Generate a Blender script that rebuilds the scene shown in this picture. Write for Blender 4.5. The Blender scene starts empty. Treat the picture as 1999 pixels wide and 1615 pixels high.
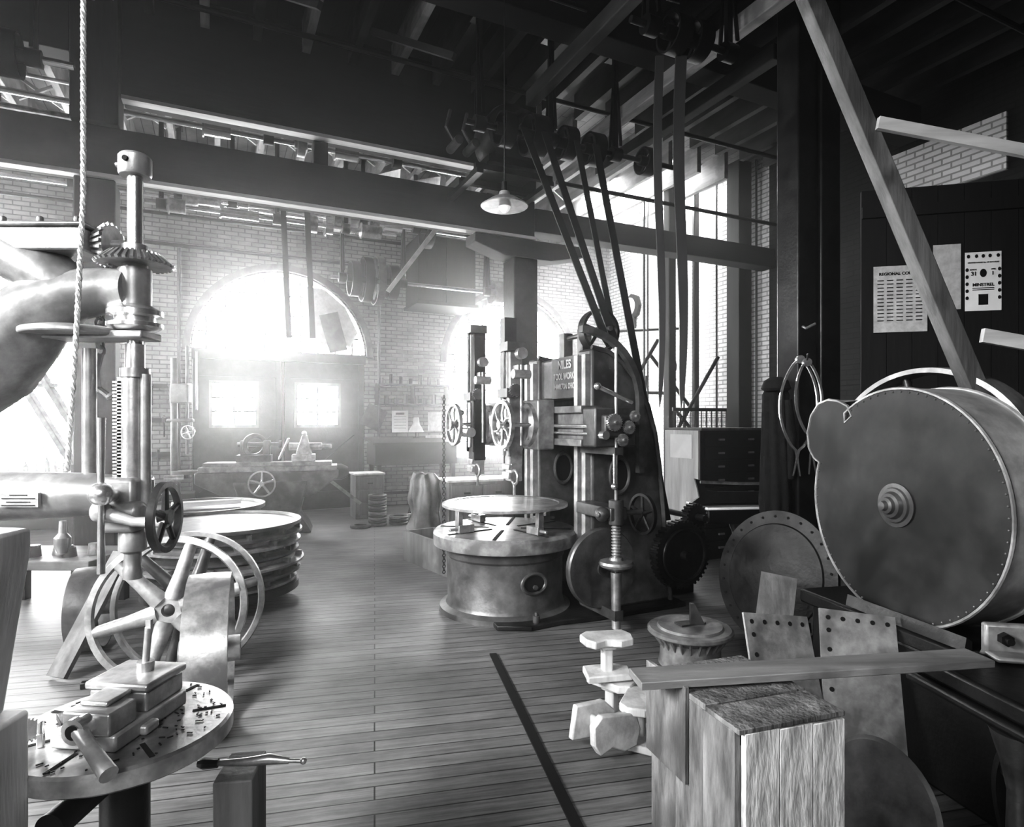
import bpy, bmesh, math, random
from mathutils import Vector, Matrix, Euler
random.seed(7)
TH=math.radians(25.6); C=math.cos(TH); Sn=math.sin(TH)
def b2w(u,v,z=0.0): return Vector((u*C-v*Sn,u*Sn+v*C,z))
sc=bpy.context.scene; col=sc.collection
try: sc.view_settings.view_transform='Standard'
except Exception: pass
for lk in ('High Contrast','Medium High Contrast'):
    try:
        sc.view_settings.look=lk; break
    except Exception: pass
sc.view_settings.exposure=.12
V=Vector
# ---------------- materials ----------------
def nmat(name,c,rough=.6,metal=0.0,var=.35,scale=5,bump=.15,stretch=(1,1,1),spots=0.0):
    m=bpy.data.materials.new(name); m.use_nodes=True; n=m.node_tree; b=n.nodes['Principled BSDF']
    tc=n.nodes.new('ShaderNodeTexCoord'); mp=n.nodes.new('ShaderNodeMapping'); mp.inputs['Scale'].default_value=stretch
    nz=n.nodes.new('ShaderNodeTexNoise'); nz.inputs['Scale'].default_value=scale; nz.inputs['Detail'].default_value=8; nz.inputs['Roughness'].default_value=.65
    n.links.new(tc.outputs['Object'],mp.inputs[0]); n.links.new(mp.outputs[0],nz.inputs['Vector'])
    cr=n.nodes.new('ShaderNodeValToRGB'); lo=c*(1-var); hi=min(1,c*(1+var))
    cr.color_ramp.elements[0].position=.32; cr.color_ramp.elements[1].position=.68
    cr.color_ramp.elements[0].color=(lo,lo,lo,1); cr.color_ramp.elements[1].color=(hi,hi,hi,1)
    n.links.new(nz.outputs['Fac'],cr.inputs[0])
    out=cr.outputs[0]
    if spots>0:
        n2=n.nodes.new('ShaderNodeTexNoise'); n2.inputs['Scale'].default_value=scale*.6; n2.inputs['Detail'].default_value=4
        n.links.new(tc.outputs['Object'],n2.inputs['Vector'])
        r2=n.nodes.new('ShaderNodeValToRGB'); r2.color_ramp.elements[0].position=.50; r2.color_ramp.elements[1].position=.64
        n.links.new(n2.outputs['Fac'],r2.inputs[0])
        mx=n.nodes.new('ShaderNodeMix'); mx.data_type='RGBA'
        n.links.new(r2.outputs[0],mx.inputs[0]); n.links.new(out,mx.inputs[6]); k=c*(1-spots); mx.inputs[7].default_value=(k,k,k,1)
        out=mx.outputs[2]
    n.links.new(out,b.inputs['Base Color'])
    b.inputs['Roughness'].default_value=rough; b.inputs['Metallic'].default_value=metal
    if bump>0:
        bp=n.nodes.new('ShaderNodeBump'); bp.inputs['Strength'].default_value=bump; bp.inputs['Distance'].default_value=.01
        n3=n.nodes.new('ShaderNodeTexNoise'); n3.inputs['Scale'].default_value=scale*6; n3.inputs['Detail'].default_value=5
        n.links.new(mp.outputs[0],n3.inputs['Vector']); n.links.new(n3.outputs['Fac'],bp.inputs['Height']); n.links.new(bp.outputs[0],b.inputs['Normal'])
    return m
DK=nmat('black_iron',.009,.4,.2,.5,7)
D2=nmat('dark_cast_iron',.032,.36,.4,.5,6,.2,spots=.5)
IR=nmat('grey_cast_iron',.11,.42,.4,.5,6,.15,spots=.5)
IM=nmat('worn_painted_casting',.26,.36,.35,.4,9,.07,spots=.45)
IL=nmat('light_cast_iron',.38,.38,.4,.4,8,.12,spots=.35)
ST=nmat('polished_steel',.8,.22,.9,.2,12,.04)
SM=nmat('worn_steel',.46,.32,.7,.4,10,.08,spots=.4)
BW=nmat('black_timber',.010,.75,0,.5,4,.3,(1,1,.15))
BWX=nmat('black_timber_lengthwise',.010,.8,0,.5,4,.3,(.15,1,1))
WM=nmat('brown_wood',.12,.6,0,.6,6,.4,(1,1,.12),spots=.4)
WMX=nmat('brown_wood_lengthwise',.15,.55,0,.5,6,.4,(.12,1,1),spots=.3)
WP=nmat('pale_pine',.55,.6,0,.35,6,.3,(1,1,.1))
WPX=nmat('pale_pine_lengthwise',.55,.6,0,.35,6,.3,(.1,1,1))
WPY=nmat('pale_pine_joist',.34,.7,0,.5,5,.3,(1,.12,1),spots=.4)
WDY=nmat('sooty_joist',.045,.7,0,.7,3,.3,(1,.2,1),spots=.6)
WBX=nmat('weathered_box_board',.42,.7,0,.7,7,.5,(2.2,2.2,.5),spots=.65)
WBD=nmat('dark_box_board',.12,.7,0,.8,4,.7,(3,3,.6),spots=.6)  # side and top boards of the box, darker than its front
PA=nmat('paper',.8,.8,0,.08,4,0)
PG=nmat('aged_paper',.5,.8,0,.25,12,0)
PW=nmat('white_lettering',.7,.6,0,.05,12,0)
INK=nmat('black_ink',.015,.7,0,.1,4,0)
RP=nmat('rope_fibre',.5,.9,0,.3,40,.5)
CL=nmat('dark_cloth',.012,.95,0,.5,14,.4)
CW=nmat('canvas_cloth',.5,.9,0,.2,8,.2)
EN=nmat('white_enamel',.8,.2,0,.1,6,0)
LE=nmat('belt_leather',.015,.5,0,.3,6,.1)
LE2=nmat('worn_belt_leather',.05,.45,0,.4,5,.1,(1,1,.2))
DISC=nmat('stained_sheet_iron',.022,.45,.1,.8,3.2,.08,spots=.8)
BAND=nmat('sheet_iron_band',.5,.38,.4,.4,5,.1,spots=.35)
VOID=nmat('dark_void',.004,.9,0,.1,3,0)
def emit(name,s,c=.95):
    m=bpy.data.materials.new(name); m.use_nodes=True; n=m.node_tree; b=n.nodes['Principled BSDF']
    b.inputs['Base Color'].default_value=(c,c,c,1)
    tc=n.nodes.new('ShaderNodeTexCoord'); nz=n.nodes.new('ShaderNodeTexNoise'); nz.inputs['Scale'].default_value=1.2
    mr=n.nodes.new('ShaderNodeMapRange'); mr.inputs[1].default_value=.3; mr.inputs[2].default_value=.7; mr.inputs[3].default_value=s*.8; mr.inputs[4].default_value=s*1.1
    n.links.new(tc.outputs['Object'],nz.inputs['Vector']); n.links.new(nz.outputs['Fac'],mr.inputs[0]); n.links.new(mr.outputs[0],b.inputs['Emission Strength'])
    b.inputs['Emission Color'].default_value=(1,1,1,1); return m
GL=emit('daylit_glass',25); SKY=emit('skylight_glass',9); BULB=emit('bulb_glass',.4)
def brick(name,axis,c1,c2,cm,bw=.23,bh=.078,mort=.008,dirt=.5,rough=.8,bump=.5,extra=None,off=.5,turn=0):
    m=bpy.data.materials.new(name); m.use_nodes=True; n=m.node_tree; b=n.nodes['Principled BSDF']
    tc=n.nodes.new('ShaderNodeTexCoord'); tm=n.nodes.new('ShaderNodeMapping'); tm.inputs['Rotation'].default_value=(0,0,turn)
    n.links.new(tc.outputs['Object'],tm.inputs[0]); src=tm.outputs[0]
    sp=n.nodes.new('ShaderNodeSeparateXYZ'); cb=n.nodes.new('ShaderNodeCombineXYZ')
    n.links.new(src,sp.inputs[0])
    n.links.new(sp.outputs[axis[0]],cb.inputs[0]); n.links.new(sp.outputs[axis[1]],cb.inputs[1])
    bt=n.nodes.new('ShaderNodeTexBrick'); bt.inputs['Scale'].default_value=1; bt.offset=off
    bt.inputs['Brick Width'].default_value=bw; bt.inputs['Row Height'].default_value=bh; bt.inputs['Mortar Size'].default_value=mort; bt.inputs['Mortar Smooth'].default_value=.2
    for k,c in (('Color1',c1),('Color2',c2),('Mortar',cm)): bt.inputs[k].default_value=(c,c,c,1)
    n.links.new(cb.outputs[0],bt.inputs['Vector'])
    nz=n.nodes.new('ShaderNodeTexNoise'); nz.inputs['Scale'].default_value=1.3; nz.inputs['Detail'].default_value=9; nz.inputs['Roughness'].default_value=.7
    n.links.new(src,nz.inputs['Vector'])
    cr=n.nodes.new('ShaderNodeValToRGB'); cr.color_ramp.elements[0].position=.35; cr.color_ramp.elements[1].position=.6
    d=1-dirt; cr.color_ramp.elements[0].color=(d,d,d,1); cr.color_ramp.elements[1].color=(1,1,1,1)
    n.links.new(nz.outputs['Fac'],cr.inputs[0])
    mx=n.nodes.new('ShaderNodeMix'); mx.data_type='RGBA'; mx.blend_type='MULTIPLY'; mx.inputs[0].default_value=1
    n.links.new(bt.outputs['Color'],mx.inputs[6]); n.links.new(cr.outputs[0],mx.inputs[7])
    out=mx.outputs[2]
    if extra:
        n4=n.nodes.new('ShaderNodeTexNoise'); n4.inputs['Scale'].default_value=5; n4.inputs['Detail'].default_value=8; n4.inputs['Roughness'].default_value=.75
        mp=n.nodes.new('ShaderNodeMapping'); mp.inputs['Scale'].default_value=extra
        n.links.new(src,mp.inputs[0]); n.links.new(mp.outputs[0],n4.inputs['Vector'])
        r4=n.nodes.new('ShaderNodeValToRGB'); r4.color_ramp.elements[0].position=.35; r4.color_ramp.elements[1].position=.65
        r4.color_ramp.elements[0].color=(.4,.4,.4,1)
        n.links.new(n4.outputs['Fac'],r4.inputs[0])
        m2=n.nodes.new('ShaderNodeMix'); m2.data_type='RGBA'; m2.blend_type='MULTIPLY'; m2.inputs[0].default_value=1
        n.links.new(out,m2.inputs[6]); n.links.new(r4.outputs[0],m2.inputs[7]); out=m2.outputs[2]
    n.links.new(out,b.inputs['Base Color']); b.inputs['Roughness'].default_value=rough
    bp=n.nodes.new('ShaderNodeBump'); bp.inputs['Strength'].default_value=bump; bp.inputs['Distance'].default_value=.008; bp.invert=True
    n.links.new(bt.outputs['Fac'],bp.inputs['Height']); n.links.new(bp.outputs[0],b.inputs['Normal'])
    return m
FLOOR=brick('floor_planks',(0,1),.20,.27,.04,11,.105,.004,.4,.46,.7,(.45,8,1),.41,turn=math.radians(13))
BRX=brick('painted_brick_long',(0,2),.27,.36,.12,dirt=.5,mort=.010)
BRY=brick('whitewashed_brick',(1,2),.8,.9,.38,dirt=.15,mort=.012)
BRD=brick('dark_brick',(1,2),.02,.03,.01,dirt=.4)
BRF=brick('sooty_brick',(0,2),.05,.08,.02,dirt=.4)
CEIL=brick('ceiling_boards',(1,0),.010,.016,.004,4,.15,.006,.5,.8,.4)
CEILW=brick('lit_ceiling_boards',(1,0),.26,.36,.06,4,.15,.006,.6,.8,.4)  # paler ceiling boards; the light on the back bay is put in colour
# ---------------- mesh builder ----------------
def axm(p,axis):
    q=V(axis).normalized().to_track_quat('Z','Y'); return Matrix.Translation(V(p))@q.to_matrix().to_4x4()
class G:
    def __init__(s): s.bm=bmesh.new()
    def box(s,c,sz,rot=(0,0,0)):
        M=Matrix.Translation(V(c))@Euler(rot).to_matrix().to_4x4()@Matrix.Diagonal((*sz,1))
        bmesh.ops.create_cube(s.bm,size=1,matrix=M); return s
    def b(s,x0,x1,y0,y1,z0,z1): return s.box(((x0+x1)/2,(y0+y1)/2,(z0+z1)/2),(abs(x1-x0),abs(y1-y0),abs(z1-z0)))
    def bar(s,p0,p1,a,b,side=None):
        p0=V(p0);p1=V(p1);d=(p1-p0);L=d.length;d.normalize()
        sd=V(side) if side else d.cross(V((0,0,1)))
        if sd.length<1e-4: sd=V((1,0,0))
        sd=(sd-d*sd.dot(d)).normalized(); t=d.cross(sd)
        M=Matrix((sd,t,d)).transposed().to_4x4(); M.translation=(p0+p1)/2
        bmesh.ops.create_cube(s.bm,size=1,matrix=M@Matrix.Diagonal((a,b,L,1))); return s
    def cyl(s,p0,p1,r,r2=None,seg=28):
        p0=V(p0);p1=V(p1);d=p1-p0
        bmesh.ops.create_cone(s.bm,cap_ends=True,segments=seg,radius1=r,radius2=r if r2 is None else r2,depth=d.length,matrix=axm((p0+p1)/2,d)); return s
    def sph(s,c,r,scl=(1,1,1),seg=20):
        bmesh.ops.create_uvsphere(s.bm,u_segments=seg,v_segments=seg//2,radius=r,matrix=Matrix.Translation(V(c))@Matrix.Diagonal((*scl,1))); return s
    def lathe(s,p,axis,prof,seg=40,closed=False,sx=1,sy=1,fold=0,nf=9):
        M=axm(p,axis); rings=[]
        for (r,z) in prof:
            rings.append([s.bm.verts.new(M@V((sx*r*(1+fold*math.sin(nf*2*math.pi*i/seg+z*3))*math.cos(2*math.pi*i/seg),sy*r*(1+fold*math.sin(nf*2*math.pi*i/seg+z*3))*math.sin(2*math.pi*i/seg),z))) for i in range(seg)])
        m=len(rings)
        for k in range(m if closed else m-1):
            a=rings[k];b=rings[(k+1)%m]
            for i in range(seg):
                j=(i+1)%seg
                s.bm.faces.new((a[i],a[j],b[j],b[i]))
        if not closed:
            for rg,pr in ((rings[0],prof[0]),(rings[-1],prof[-1])):
                if pr[0]>1e-4:
                    try: s.bm.faces.new(rg)
                    except Exception: pass
        return s
    def ring(s,p,axis,ri,ro,w,seg=48):
        return s.lathe(p,axis,[(ri,-w/2),(ro,-w/2),(ro,w/2),(ri,w/2)],seg,True)
    def torus(s,p,axis,R,r,seg=36,n=8,sx=1,sy=1):
        return s.lathe(p,axis,[(R+r*math.cos(2*math.pi*k/n),r*math.sin(2*math.pi*k/n)) for k in range(n)],seg,True,sx,sy)
    def tube(s,pts,r,seg=8,sq=False,closed=False):
        pts=[V(p) for p in pts]; n=len(pts); rings=[]
        rr=r if isinstance(r,(list,tuple)) else [r]*n
        prev=None
        for i,p in enumerate(pts):
            if closed: d=pts[(i+1)%n]-pts[i-1]
            else: d=pts[min(i+1,n-1)]-pts[max(i-1,0)]
            d.normalize()
            if prev is None:
                a=d.cross(V((0,0,1)))
                if a.length<.1: a=d.cross(V((0,1,0)))
            else: a=prev-d*prev.dot(d)
            a.normalize(); prev=a; b=d.cross(a)
            k=4 if sq else seg
            rings.append([s.bm.verts.new(p+(a*math.cos(2*math.pi*(j+.5)/k)+b*math.sin(2*math.pi*(j+.5)/k))*rr[i]) for j in range(k)])
        k=len(rings[0])
        for i in range(n if closed else n-1):
            A=rings[i];B=rings[(i+1)%n]
            for j in range(k): s.bm.faces.new((A[j],A[(j+1)%k],B[(j+1)%k],B[j]))
        if not closed:
            s.bm.faces.new(rings[0]); s.bm.faces.new(rings[-1])
        return s
    def prism(s,pts,M,th):
        a=[s.bm.verts.new(M@V((x,y,0))) for x,y in pts]; b=[s.bm.verts.new(M@V((x,y,th))) for x,y in pts]
        s.bm.faces.new(a); s.bm.faces.new(b[::-1]); n=len(a)
        for i in range(n): s.bm.faces.new((a[i],b[i],b[(i+1)%n],a[(i+1)%n]))
        return s
    def xz(s,pts,y0,y1):
        M=Matrix(((1,0,0,0),(0,0,1,y0),(0,1,0,0),(0,0,0,1)))
        return s.prism(pts,M,y1-y0)
    def xy(s,pts,z0,z1): return s.prism(pts,Matrix.Translation((0,0,z0)),z1-z0)
    def gear(s,p,axis,R,w,n,tooth=.02):
        pts=[]
        for i in range(n):
            for k,rr in ((0,R-tooth),(.3,R-tooth),(.42,R),(.78,R),(.9,R-tooth)):
                a=2*math.pi*(i+k)/n; pts.append((rr*math.cos(a),rr*math.sin(a)))
        M=axm(p,axis)@Matrix.Translation((0,0,-w/2)); return s.prism(pts,M,w)
    def wheel(s,p,axis,R,w,rim=.02,hub=.03,ns=6,sr=.01,hw=None,curve=False):
        s.ring(p,axis,R-rim,R,w); M=axm(p,axis); hw=hw or w*1.6
        s.cyl(M@V((0,0,-hw/2)),M@V((0,0,hw/2)),hub,seg=20)
        for i in range(ns):
            a=2*math.pi*i/ns+.3; d=V((math.cos(a),math.sin(a),0)); t=V((-d.y,d.x,0))
            if curve: s.tube([M@(d*hub*.7),M@(d*R*.5+t*R*.12),M@(d*(R-rim*.6))],[sr*1.2,sr,sr*.9])
            else: s.tube([M@(d*hub*.7),M@(d*(R-rim*.6))],[sr*1.3,sr])
        return s
    def mesh(s,name,recenter=True):
        bm=s.bm; bmesh.ops.remove_doubles(bm,verts=bm.verts,dist=1e-5); bmesh.ops.recalc_face_normals(bm,faces=bm.faces)
        c=V((0,0,0))
        if recenter and len(bm.verts):
            lo=V([min(v.co[i] for v in bm.verts) for i in range(3)]); hi=V([max(v.co[i] for v in bm.verts) for i in range(3)]); c=(lo+hi)/2
            bmesh.ops.translate(bm,vec=-c,verts=bm.verts)
        me=bpy.data.meshes.new(name); bm.to_mesh(me); bm.free()
        for p in me.polygons: p.use_smooth=True
        me.set_sharp_from_angle(angle=math.radians(32))
        return me,c
    def bevel(s,o,bev):
        md=o.modifiers.new('bevel','BEVEL'); md.width=bev; md.segments=2; md.limit_method='ANGLE'; md.angle_limit=math.radians(40)
    def out(s,name,mat,parent=None,w=False,bev=0,label=None):
        me,c=s.mesh(name); o=bpy.data.objects.new(name,me); me.materials.append(mat); col.objects.link(o)
        o.location=c
        if parent:
            o.parent=parent
            if w: o.location=c-parent.location
        if bev: s.bevel(o,bev)
        if label: o['label']=label
        return o
    def top(s,name,mat,label,cat,loc=None,rz=0,bev=0,group=None,rot=None):
        if loc is None: o=s.out(name,mat,None,bev=bev)
        else:
            me,c=s.mesh(name,False); o=bpy.data.objects.new(name,me); me.materials.append(mat); col.objects.link(o)
            o.location=loc; o.rotation_euler=rot or (0,0,rz)
            if bev: s.bevel(o,bev)
        o['label']=label; o['category']=cat
        if group: o['group']=group
        return o
    def struct(s,name,mat,parent=None,loc=(0,0,0),rz=TH):
        me,c=s.mesh(name,False); o=bpy.data.objects.new(name,me); me.materials.append(mat); col.objects.link(o)
        if parent: o.parent=parent
        else:
            o.location=loc; o.rotation_euler.z=rz; o['kind']='structure'
        return o
def T(name,label,cat,loc,rz=0,group=None,rot=None):
    e=bpy.data.objects.new(name,None); e.empty_display_size=.1; col.objects.link(e); e.location=loc; e.rotation_euler=rot or (0,0,rz)
    e['label']=label; e['category']=cat
    if group: e['group']=group
    return e
def dup(o,loc,rot=None,label=None,parent=None):
    n=o.copy(); col.objects.link(n)
    if parent is None:
        n.location=loc
        if rot is not None: n.rotation_euler=rot
        if label: n['label']=label
    else: n.parent=parent
    for ch in list(o.children): dup(ch,None,None,None,n)
    return n
def text(s,size,M,mat,parent,name='lettering',sx=1,bold=.02):
    cu=bpy.data.curves.new('t','FONT'); cu.body=s; cu.size=size; cu.extrude=.0015; cu.align_x='CENTER'; cu.align_y='CENTER'; cu.offset=size*bold
    t=bpy.data.objects.new('t',cu); col.objects.link(t); bpy.context.view_layer.update()
    me=bpy.data.meshes.new_from_object(t.evaluated_get(bpy.context.evaluated_depsgraph_get())); bpy.data.objects.remove(t)
    me.name=name; me.materials.clear(); me.materials.append(mat)
    o=bpy.data.objects.new(name,me); col.objects.link(o); o.parent=parent; o.matrix_local=M@Matrix.Diagonal((sx,1,1,1)); return o
def faceM(p,n):
    n=V(n).normalized(); up=V((0,0,1)); x=up.cross(n).normalized(); M=Matrix((x,up,n)).transposed().to_4x4(); M.translation=V(p); return M
# ---------------- room shell (building axes u,v) ----------------
HC=6.3; VB=12.463; UR=8.6; UL=-6; VF=-3; R=1.55; SP=3.0; AR=[-3.7,1.13,5.97]
G().b(UL,UR,VF,VB,-.1,0).struct('floor',FLOOR)
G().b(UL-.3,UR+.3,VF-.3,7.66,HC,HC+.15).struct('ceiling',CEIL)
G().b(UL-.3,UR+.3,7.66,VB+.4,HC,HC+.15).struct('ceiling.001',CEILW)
pts=[(UL,0)]
for c in AR:
    pts+=[(c-R,0),(c-R,SP)]+[(c-R*math.cos(math.pi*i/32),SP+R*math.sin(math.pi*i/32)) for i in range(1,32)]+[(c+R,SP),(c+R,0)]
pts+=[(UR,0),(UR,HC),(UL,HC)]
G().xz(pts,VB,VB+.4).struct('wall_back',BRX)
for i,c in enumerate((AR[0],AR[2])): G().b(c-R,c+R,VB,VB+.4,0,.9).struct('wall_back.%03d'%(i+1),BRX)
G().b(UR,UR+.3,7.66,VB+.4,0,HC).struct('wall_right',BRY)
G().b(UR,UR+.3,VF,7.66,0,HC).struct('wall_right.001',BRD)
G().b(UR-.04,UR,4.1,5.6,4.75,5.45).struct('trim_5',BRY)  # pale brick slab on the dark wall, put in for a bright lit opening
G().b(UL-.3,UL,VF,VB+.4,0,HC).struct('wall_left',BRY)
G().b(UL,UR,VF-.3,VF,0,HC).struct('wall_front',BRF)
def win(n,c,low):
    e=G(); z0=.9 if low else SP
    arc=[(c-(R-.05)*math.cos(math.pi*i/32),VB+.15,SP+(R-.05)*math.sin(math.pi*i/32)) for i in range(33)]
    e.tube([(c-R+.05,VB+.15,z0)]+arc+[(c+R-.05,VB+.15,z0)],.075,sq=True)
    e.b(c-R,c+R,VB+.08,VB+.22,SP-.06,SP+.06)
    e.b(c-R,c+R,VB-.05,VB+.22,z0-.08,z0+.05)
    for k in range(-4,5):
        x=k*.33; w=.12 if k==0 else .038
        zt=SP+math.sqrt(max(0,(R-.05)**2-x*x)); e.b(c+x-w/2,c+x+w/2,VB+.12,VB+.17,z0,zt)
    z=z0+.38
    while z<SP+R-.1:
        h=R-.05 if z<SP else math.sqrt(max(.01,(R-.05)**2-(z-SP)**2)); e.b(c-h,c+h,VB+.125,VB+.165,z-.018,z+.018); z+=.38
    o=e.struct('window_%d'%n,WM if low else D2)
    g=G(); g.xz([(c-R+.03,z0)]+[(c-(R-.03)*math.cos(math.pi*i/32),SP+(R-.03)*math.sin(math.pi*i/32)) for i in range(33)]+[(c+R-.03,z0)],VB+.2,VB+.21)
    g.struct('glass',GL,parent=o); return o
win(1,AR[0],True); win(2,AR[1],False); win(3,AR[2],True)
for i,c in enumerate(AR):
    a=[(c-(R+.09)*math.cos(math.pi*k/32),VB-.01,SP+(R+.09)*math.sin(math.pi*k/32)) for k in range(33)]
    G().tube(a,.085,sq=True).struct('trim_%d'%(i+1),IR)
c=AR[1]
for i,(x0,x1,g0,g1) in enumerate(((c-R+.02,c-.03,-.09,.65),(c+.03,c+R-.02,1.38,2.15))):
    d=G(); y0=VB+.02;y1=VB+.1
    d.b(x0,g0,y0,y1,0,2.9).b(g1,x1,y0,y1,0,2.9).b(g0,g1,y0,y1,0,1.65).b(g0,g1,y0,y1,2.42,2.9)
    for (a,b,zz0,zz1) in ((x0+.05,x1-.05,1.45,1.57),(x0+.05,x1-.05,2.55,2.7),(x0+.05,x1-.05,.15,.35)): d.b(a,b,y0-.03,y0,zz0,zz1)
    d.b(x0,x0+.1,y0-.03,y0,0,2.9).b(x1-.1,x1,y0-.03,y0,0,2.9).bar((x0+.1,y0-.015,.35),(x1-.1,y0-.015,1.45),.03,.12,(0,1,0))
    o=d.struct('door_%d'%(i+1),D2)
    f=G(); f.b(g0-.05,g1+.05,y0-.06,y0-.02,1.6,1.66).b(g0-.05,g1+.05,y0-.06,y0-.02,2.41,2.47).b(g0-.05,g0+.01,y0-.06,y0-.02,1.6,2.47).b(g1-.01,g1+.05,y0-.06,y0-.02,1.6,2.47)
    m=(g0+g1)/2; f.b(m-.02,m+.02,y0,y0+.03,1.65,2.42); f.b(g0,g1,y0,y0+.03,1.89,1.92).b(g0,g1,y0,y0+.03,2.15,2.18)
    f.struct('window_frame',WM,parent=o)
    G().b(g0,g1,y0+.04,y0+.05,1.65,2.42).struct('glass',GL,parent=o)
G().b(c-R,c+R,VB-.08,VB+.12,2.86,3.02).struct('trim_4',D2)
g=G(); g.xz([(1.55,3.1),(1.5,4.35),(1.9,4.32),(2.3,4.0),(2.55,3.5),(2.4,3.2),(2.1,3.35),(1.9,3.12)],VB+.06,VB+.075)
g.top('window_cloth',CW,'torn pale cloth hanging inside the arched window','cloth',(0,0,0),TH)
g=G(); g.xz([(1.8,3.8),(2.15,3.9),(2.35,3.15),(2.0,3.07)],VB+.04,VB+.055)
g.top('window_patch_board',IR,'grey patch of board covering broken window panes','board',(0,0,0),TH)
def joist(u,v0,v1,z0,z1,mat,lab,grp,w=.07):
    return G().b(u-w/2,u+w/2,v0,v1,z0,z1).top('ceiling_joist',mat,lab,'joist',(0,0,0),TH,group=grp)
u=-2.2; i=0
while u<8.3:
    joist(u,0,7.4,5.95,HC,WDY if (i%2 or u>2.4) else WPY,'rough sawn sooty joist of the high roof','high roof joists',.09); u+=.52; i+=1
u=-3.6
while u<8.3:
    joist(u,7.85,VB,5.85,HC,WPY,'pale ceiling joist over the back bay','back bay ceiling joists',.08)
    u+=.6
u=-3.6
while u<7.2:
    G().bar((u+.06,10,5.92),(u+.54,10,6.23),.04,.04).bar((u+.06,10.08,6.23),(u+.54,10.08,5.92),.04,.04).top('bridging_brace',WPX,'crossed wooden bridging between ceiling joists','brace',(0,0,0),TH,group='joist bridging')
    u+=.6
VBm=7.665
def beam(label,u0,u1,z0,z1,strip=True,w=.3,v=VBm,mat=BWX):
    e=T('timber_beam',label,'beam',b2w((u0+u1)/2,v,z0),TH); h=(u1-u0)/2
    G().b(-h,h,-w/2,w/2,.04 if strip else 0,z1-z0).out('beam_body',mat,e,bev=.01)
    if strip: G().b(-h,h,-w/2-.03,-w/2+.10,0,.04).out('bottom_plank',WPX,e,label='pale planed bottom plank')
    return e
beam('heavy dark timber beam with pale bottom plank carrying roof posts',-5,3.95,4.215,4.75)
beam('heavy dark timber beam hung above lower beam',-.9,3.5,5.06,HC)
beam('long dark timber beam reaching the whitewashed brick wall',3.96,8.58,4.34,4.66,False)
beam('dark timber tie beam near the roof',-5,-1.35,5.45,HC,False)
beam('dark timber roof girder crossing over the boring mill',-4,8.5,5.5,5.94,False,.3,5.2)
def post(u,v,w,z0,z1,label,mat=BW,d=None):
    return G().box((0,0,(z1-z0)/2),(w,d or w,z1-z0)).top('timber_post',mat,label,'post',b2w(u,v,z0),TH,bev=.015)
post(-1.13,VBm,.36,0,4.2,'thick dark timber post under the beam'); post(-1.13,VBm,.42,4.76,HC,'short dark timber post above the beam')
post(1.11,VBm,.17,4.76,5.05,'short timber strut between two beams')
post(3.8,VBm,.36,0,3.95,'thick dark timber post behind the boring mill',D2)
G().xz([(-.75,.255),(.95,.255),(.95,.12),(.4,0),(-.3,0),(-.75,.14)],-.17,.17).top('post_bolster',BWX,'dark wooden bolster block on top of the timber post','beam',b2w(3.8,VBm,3.952),TH,bev=.01)
post(3.75,VBm,.4,4.76,HC,'short dark timber post above the beam')
post(8.35,8.1,.3,0,HC,'tall dark hoistway post against whitewashed brick')
post(7.3,8.7,.16,0,HC,'slim dark hoistway corner post')
post(8.35,9.2,.1,0,HC,'thin dark guide post in the hoistway')
post(4.78,3.95,.24,0,HC,'tall square timber post with hanging tools',D2)
post(5.08,3.95,.26,0,HC,'tall square timber post paired with another',D2)
for (u,z,m,h0,h1) in ((4.26,5.2,WPY,-2.4,2.45),(4.95,5.25,WDY,-.7,2.45),(3.2,5.28,WDY,-2.4,1.2)):
    G().b(-.06,.06,h0,h1,0,.16).top('overhead_stringer',m,'overhead timber stringer carrying shafting','beam',b2w(u,5.0,z),TH,bev=.01)
for (u,z) in ((2.2,4.95),(2.75,4.95)):
    G().bar(b2w(u,7.9,z),b2w(u,10.5,5.75),.08,.14).top('overhead_stringer',WPX,'pale slanting overhead timber near the shafting','beam')
for (u,v) in ((.2,6.4),(1.5,6.6),(2.2,4.3)):
    G().bar(b2w(u,v,5.9),b2w(u+.6,v-.9,5.3),.05,.07).top('roof_strut',WDY,'short slanting wooden strut under roof joists','strut')
for (u0,u1,v,z,r,m) in ((-4.5,3.4,8.05,5.62,.03,D2),(-4.5,3.4,8.9,5.75,.025,SM),(-4.5,2.0,9.7,5.5,.035,D2),(-3.5,2.0,10.4,5.6,.02,DK),(-3.5,3.3,11.8,5.2,.03,D2),(-3,8.2,6.9,5.85,.03,DK),(-3,3.0,4.7,5.42,.025,DK),(-3,8,3.4,5.7,.03,DK),(4.2,8.4,7.35,5.0,.03,D2),(-4.5,-1.4,8.0,4.98,.03,SM)):
    G().cyl(b2w(u0,v,z),b2w(u1,v,z),r,seg=10).top('overhead_pipe',m,'long thin iron pipe running under the roof','pipe',group='overhead pipes')
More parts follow.
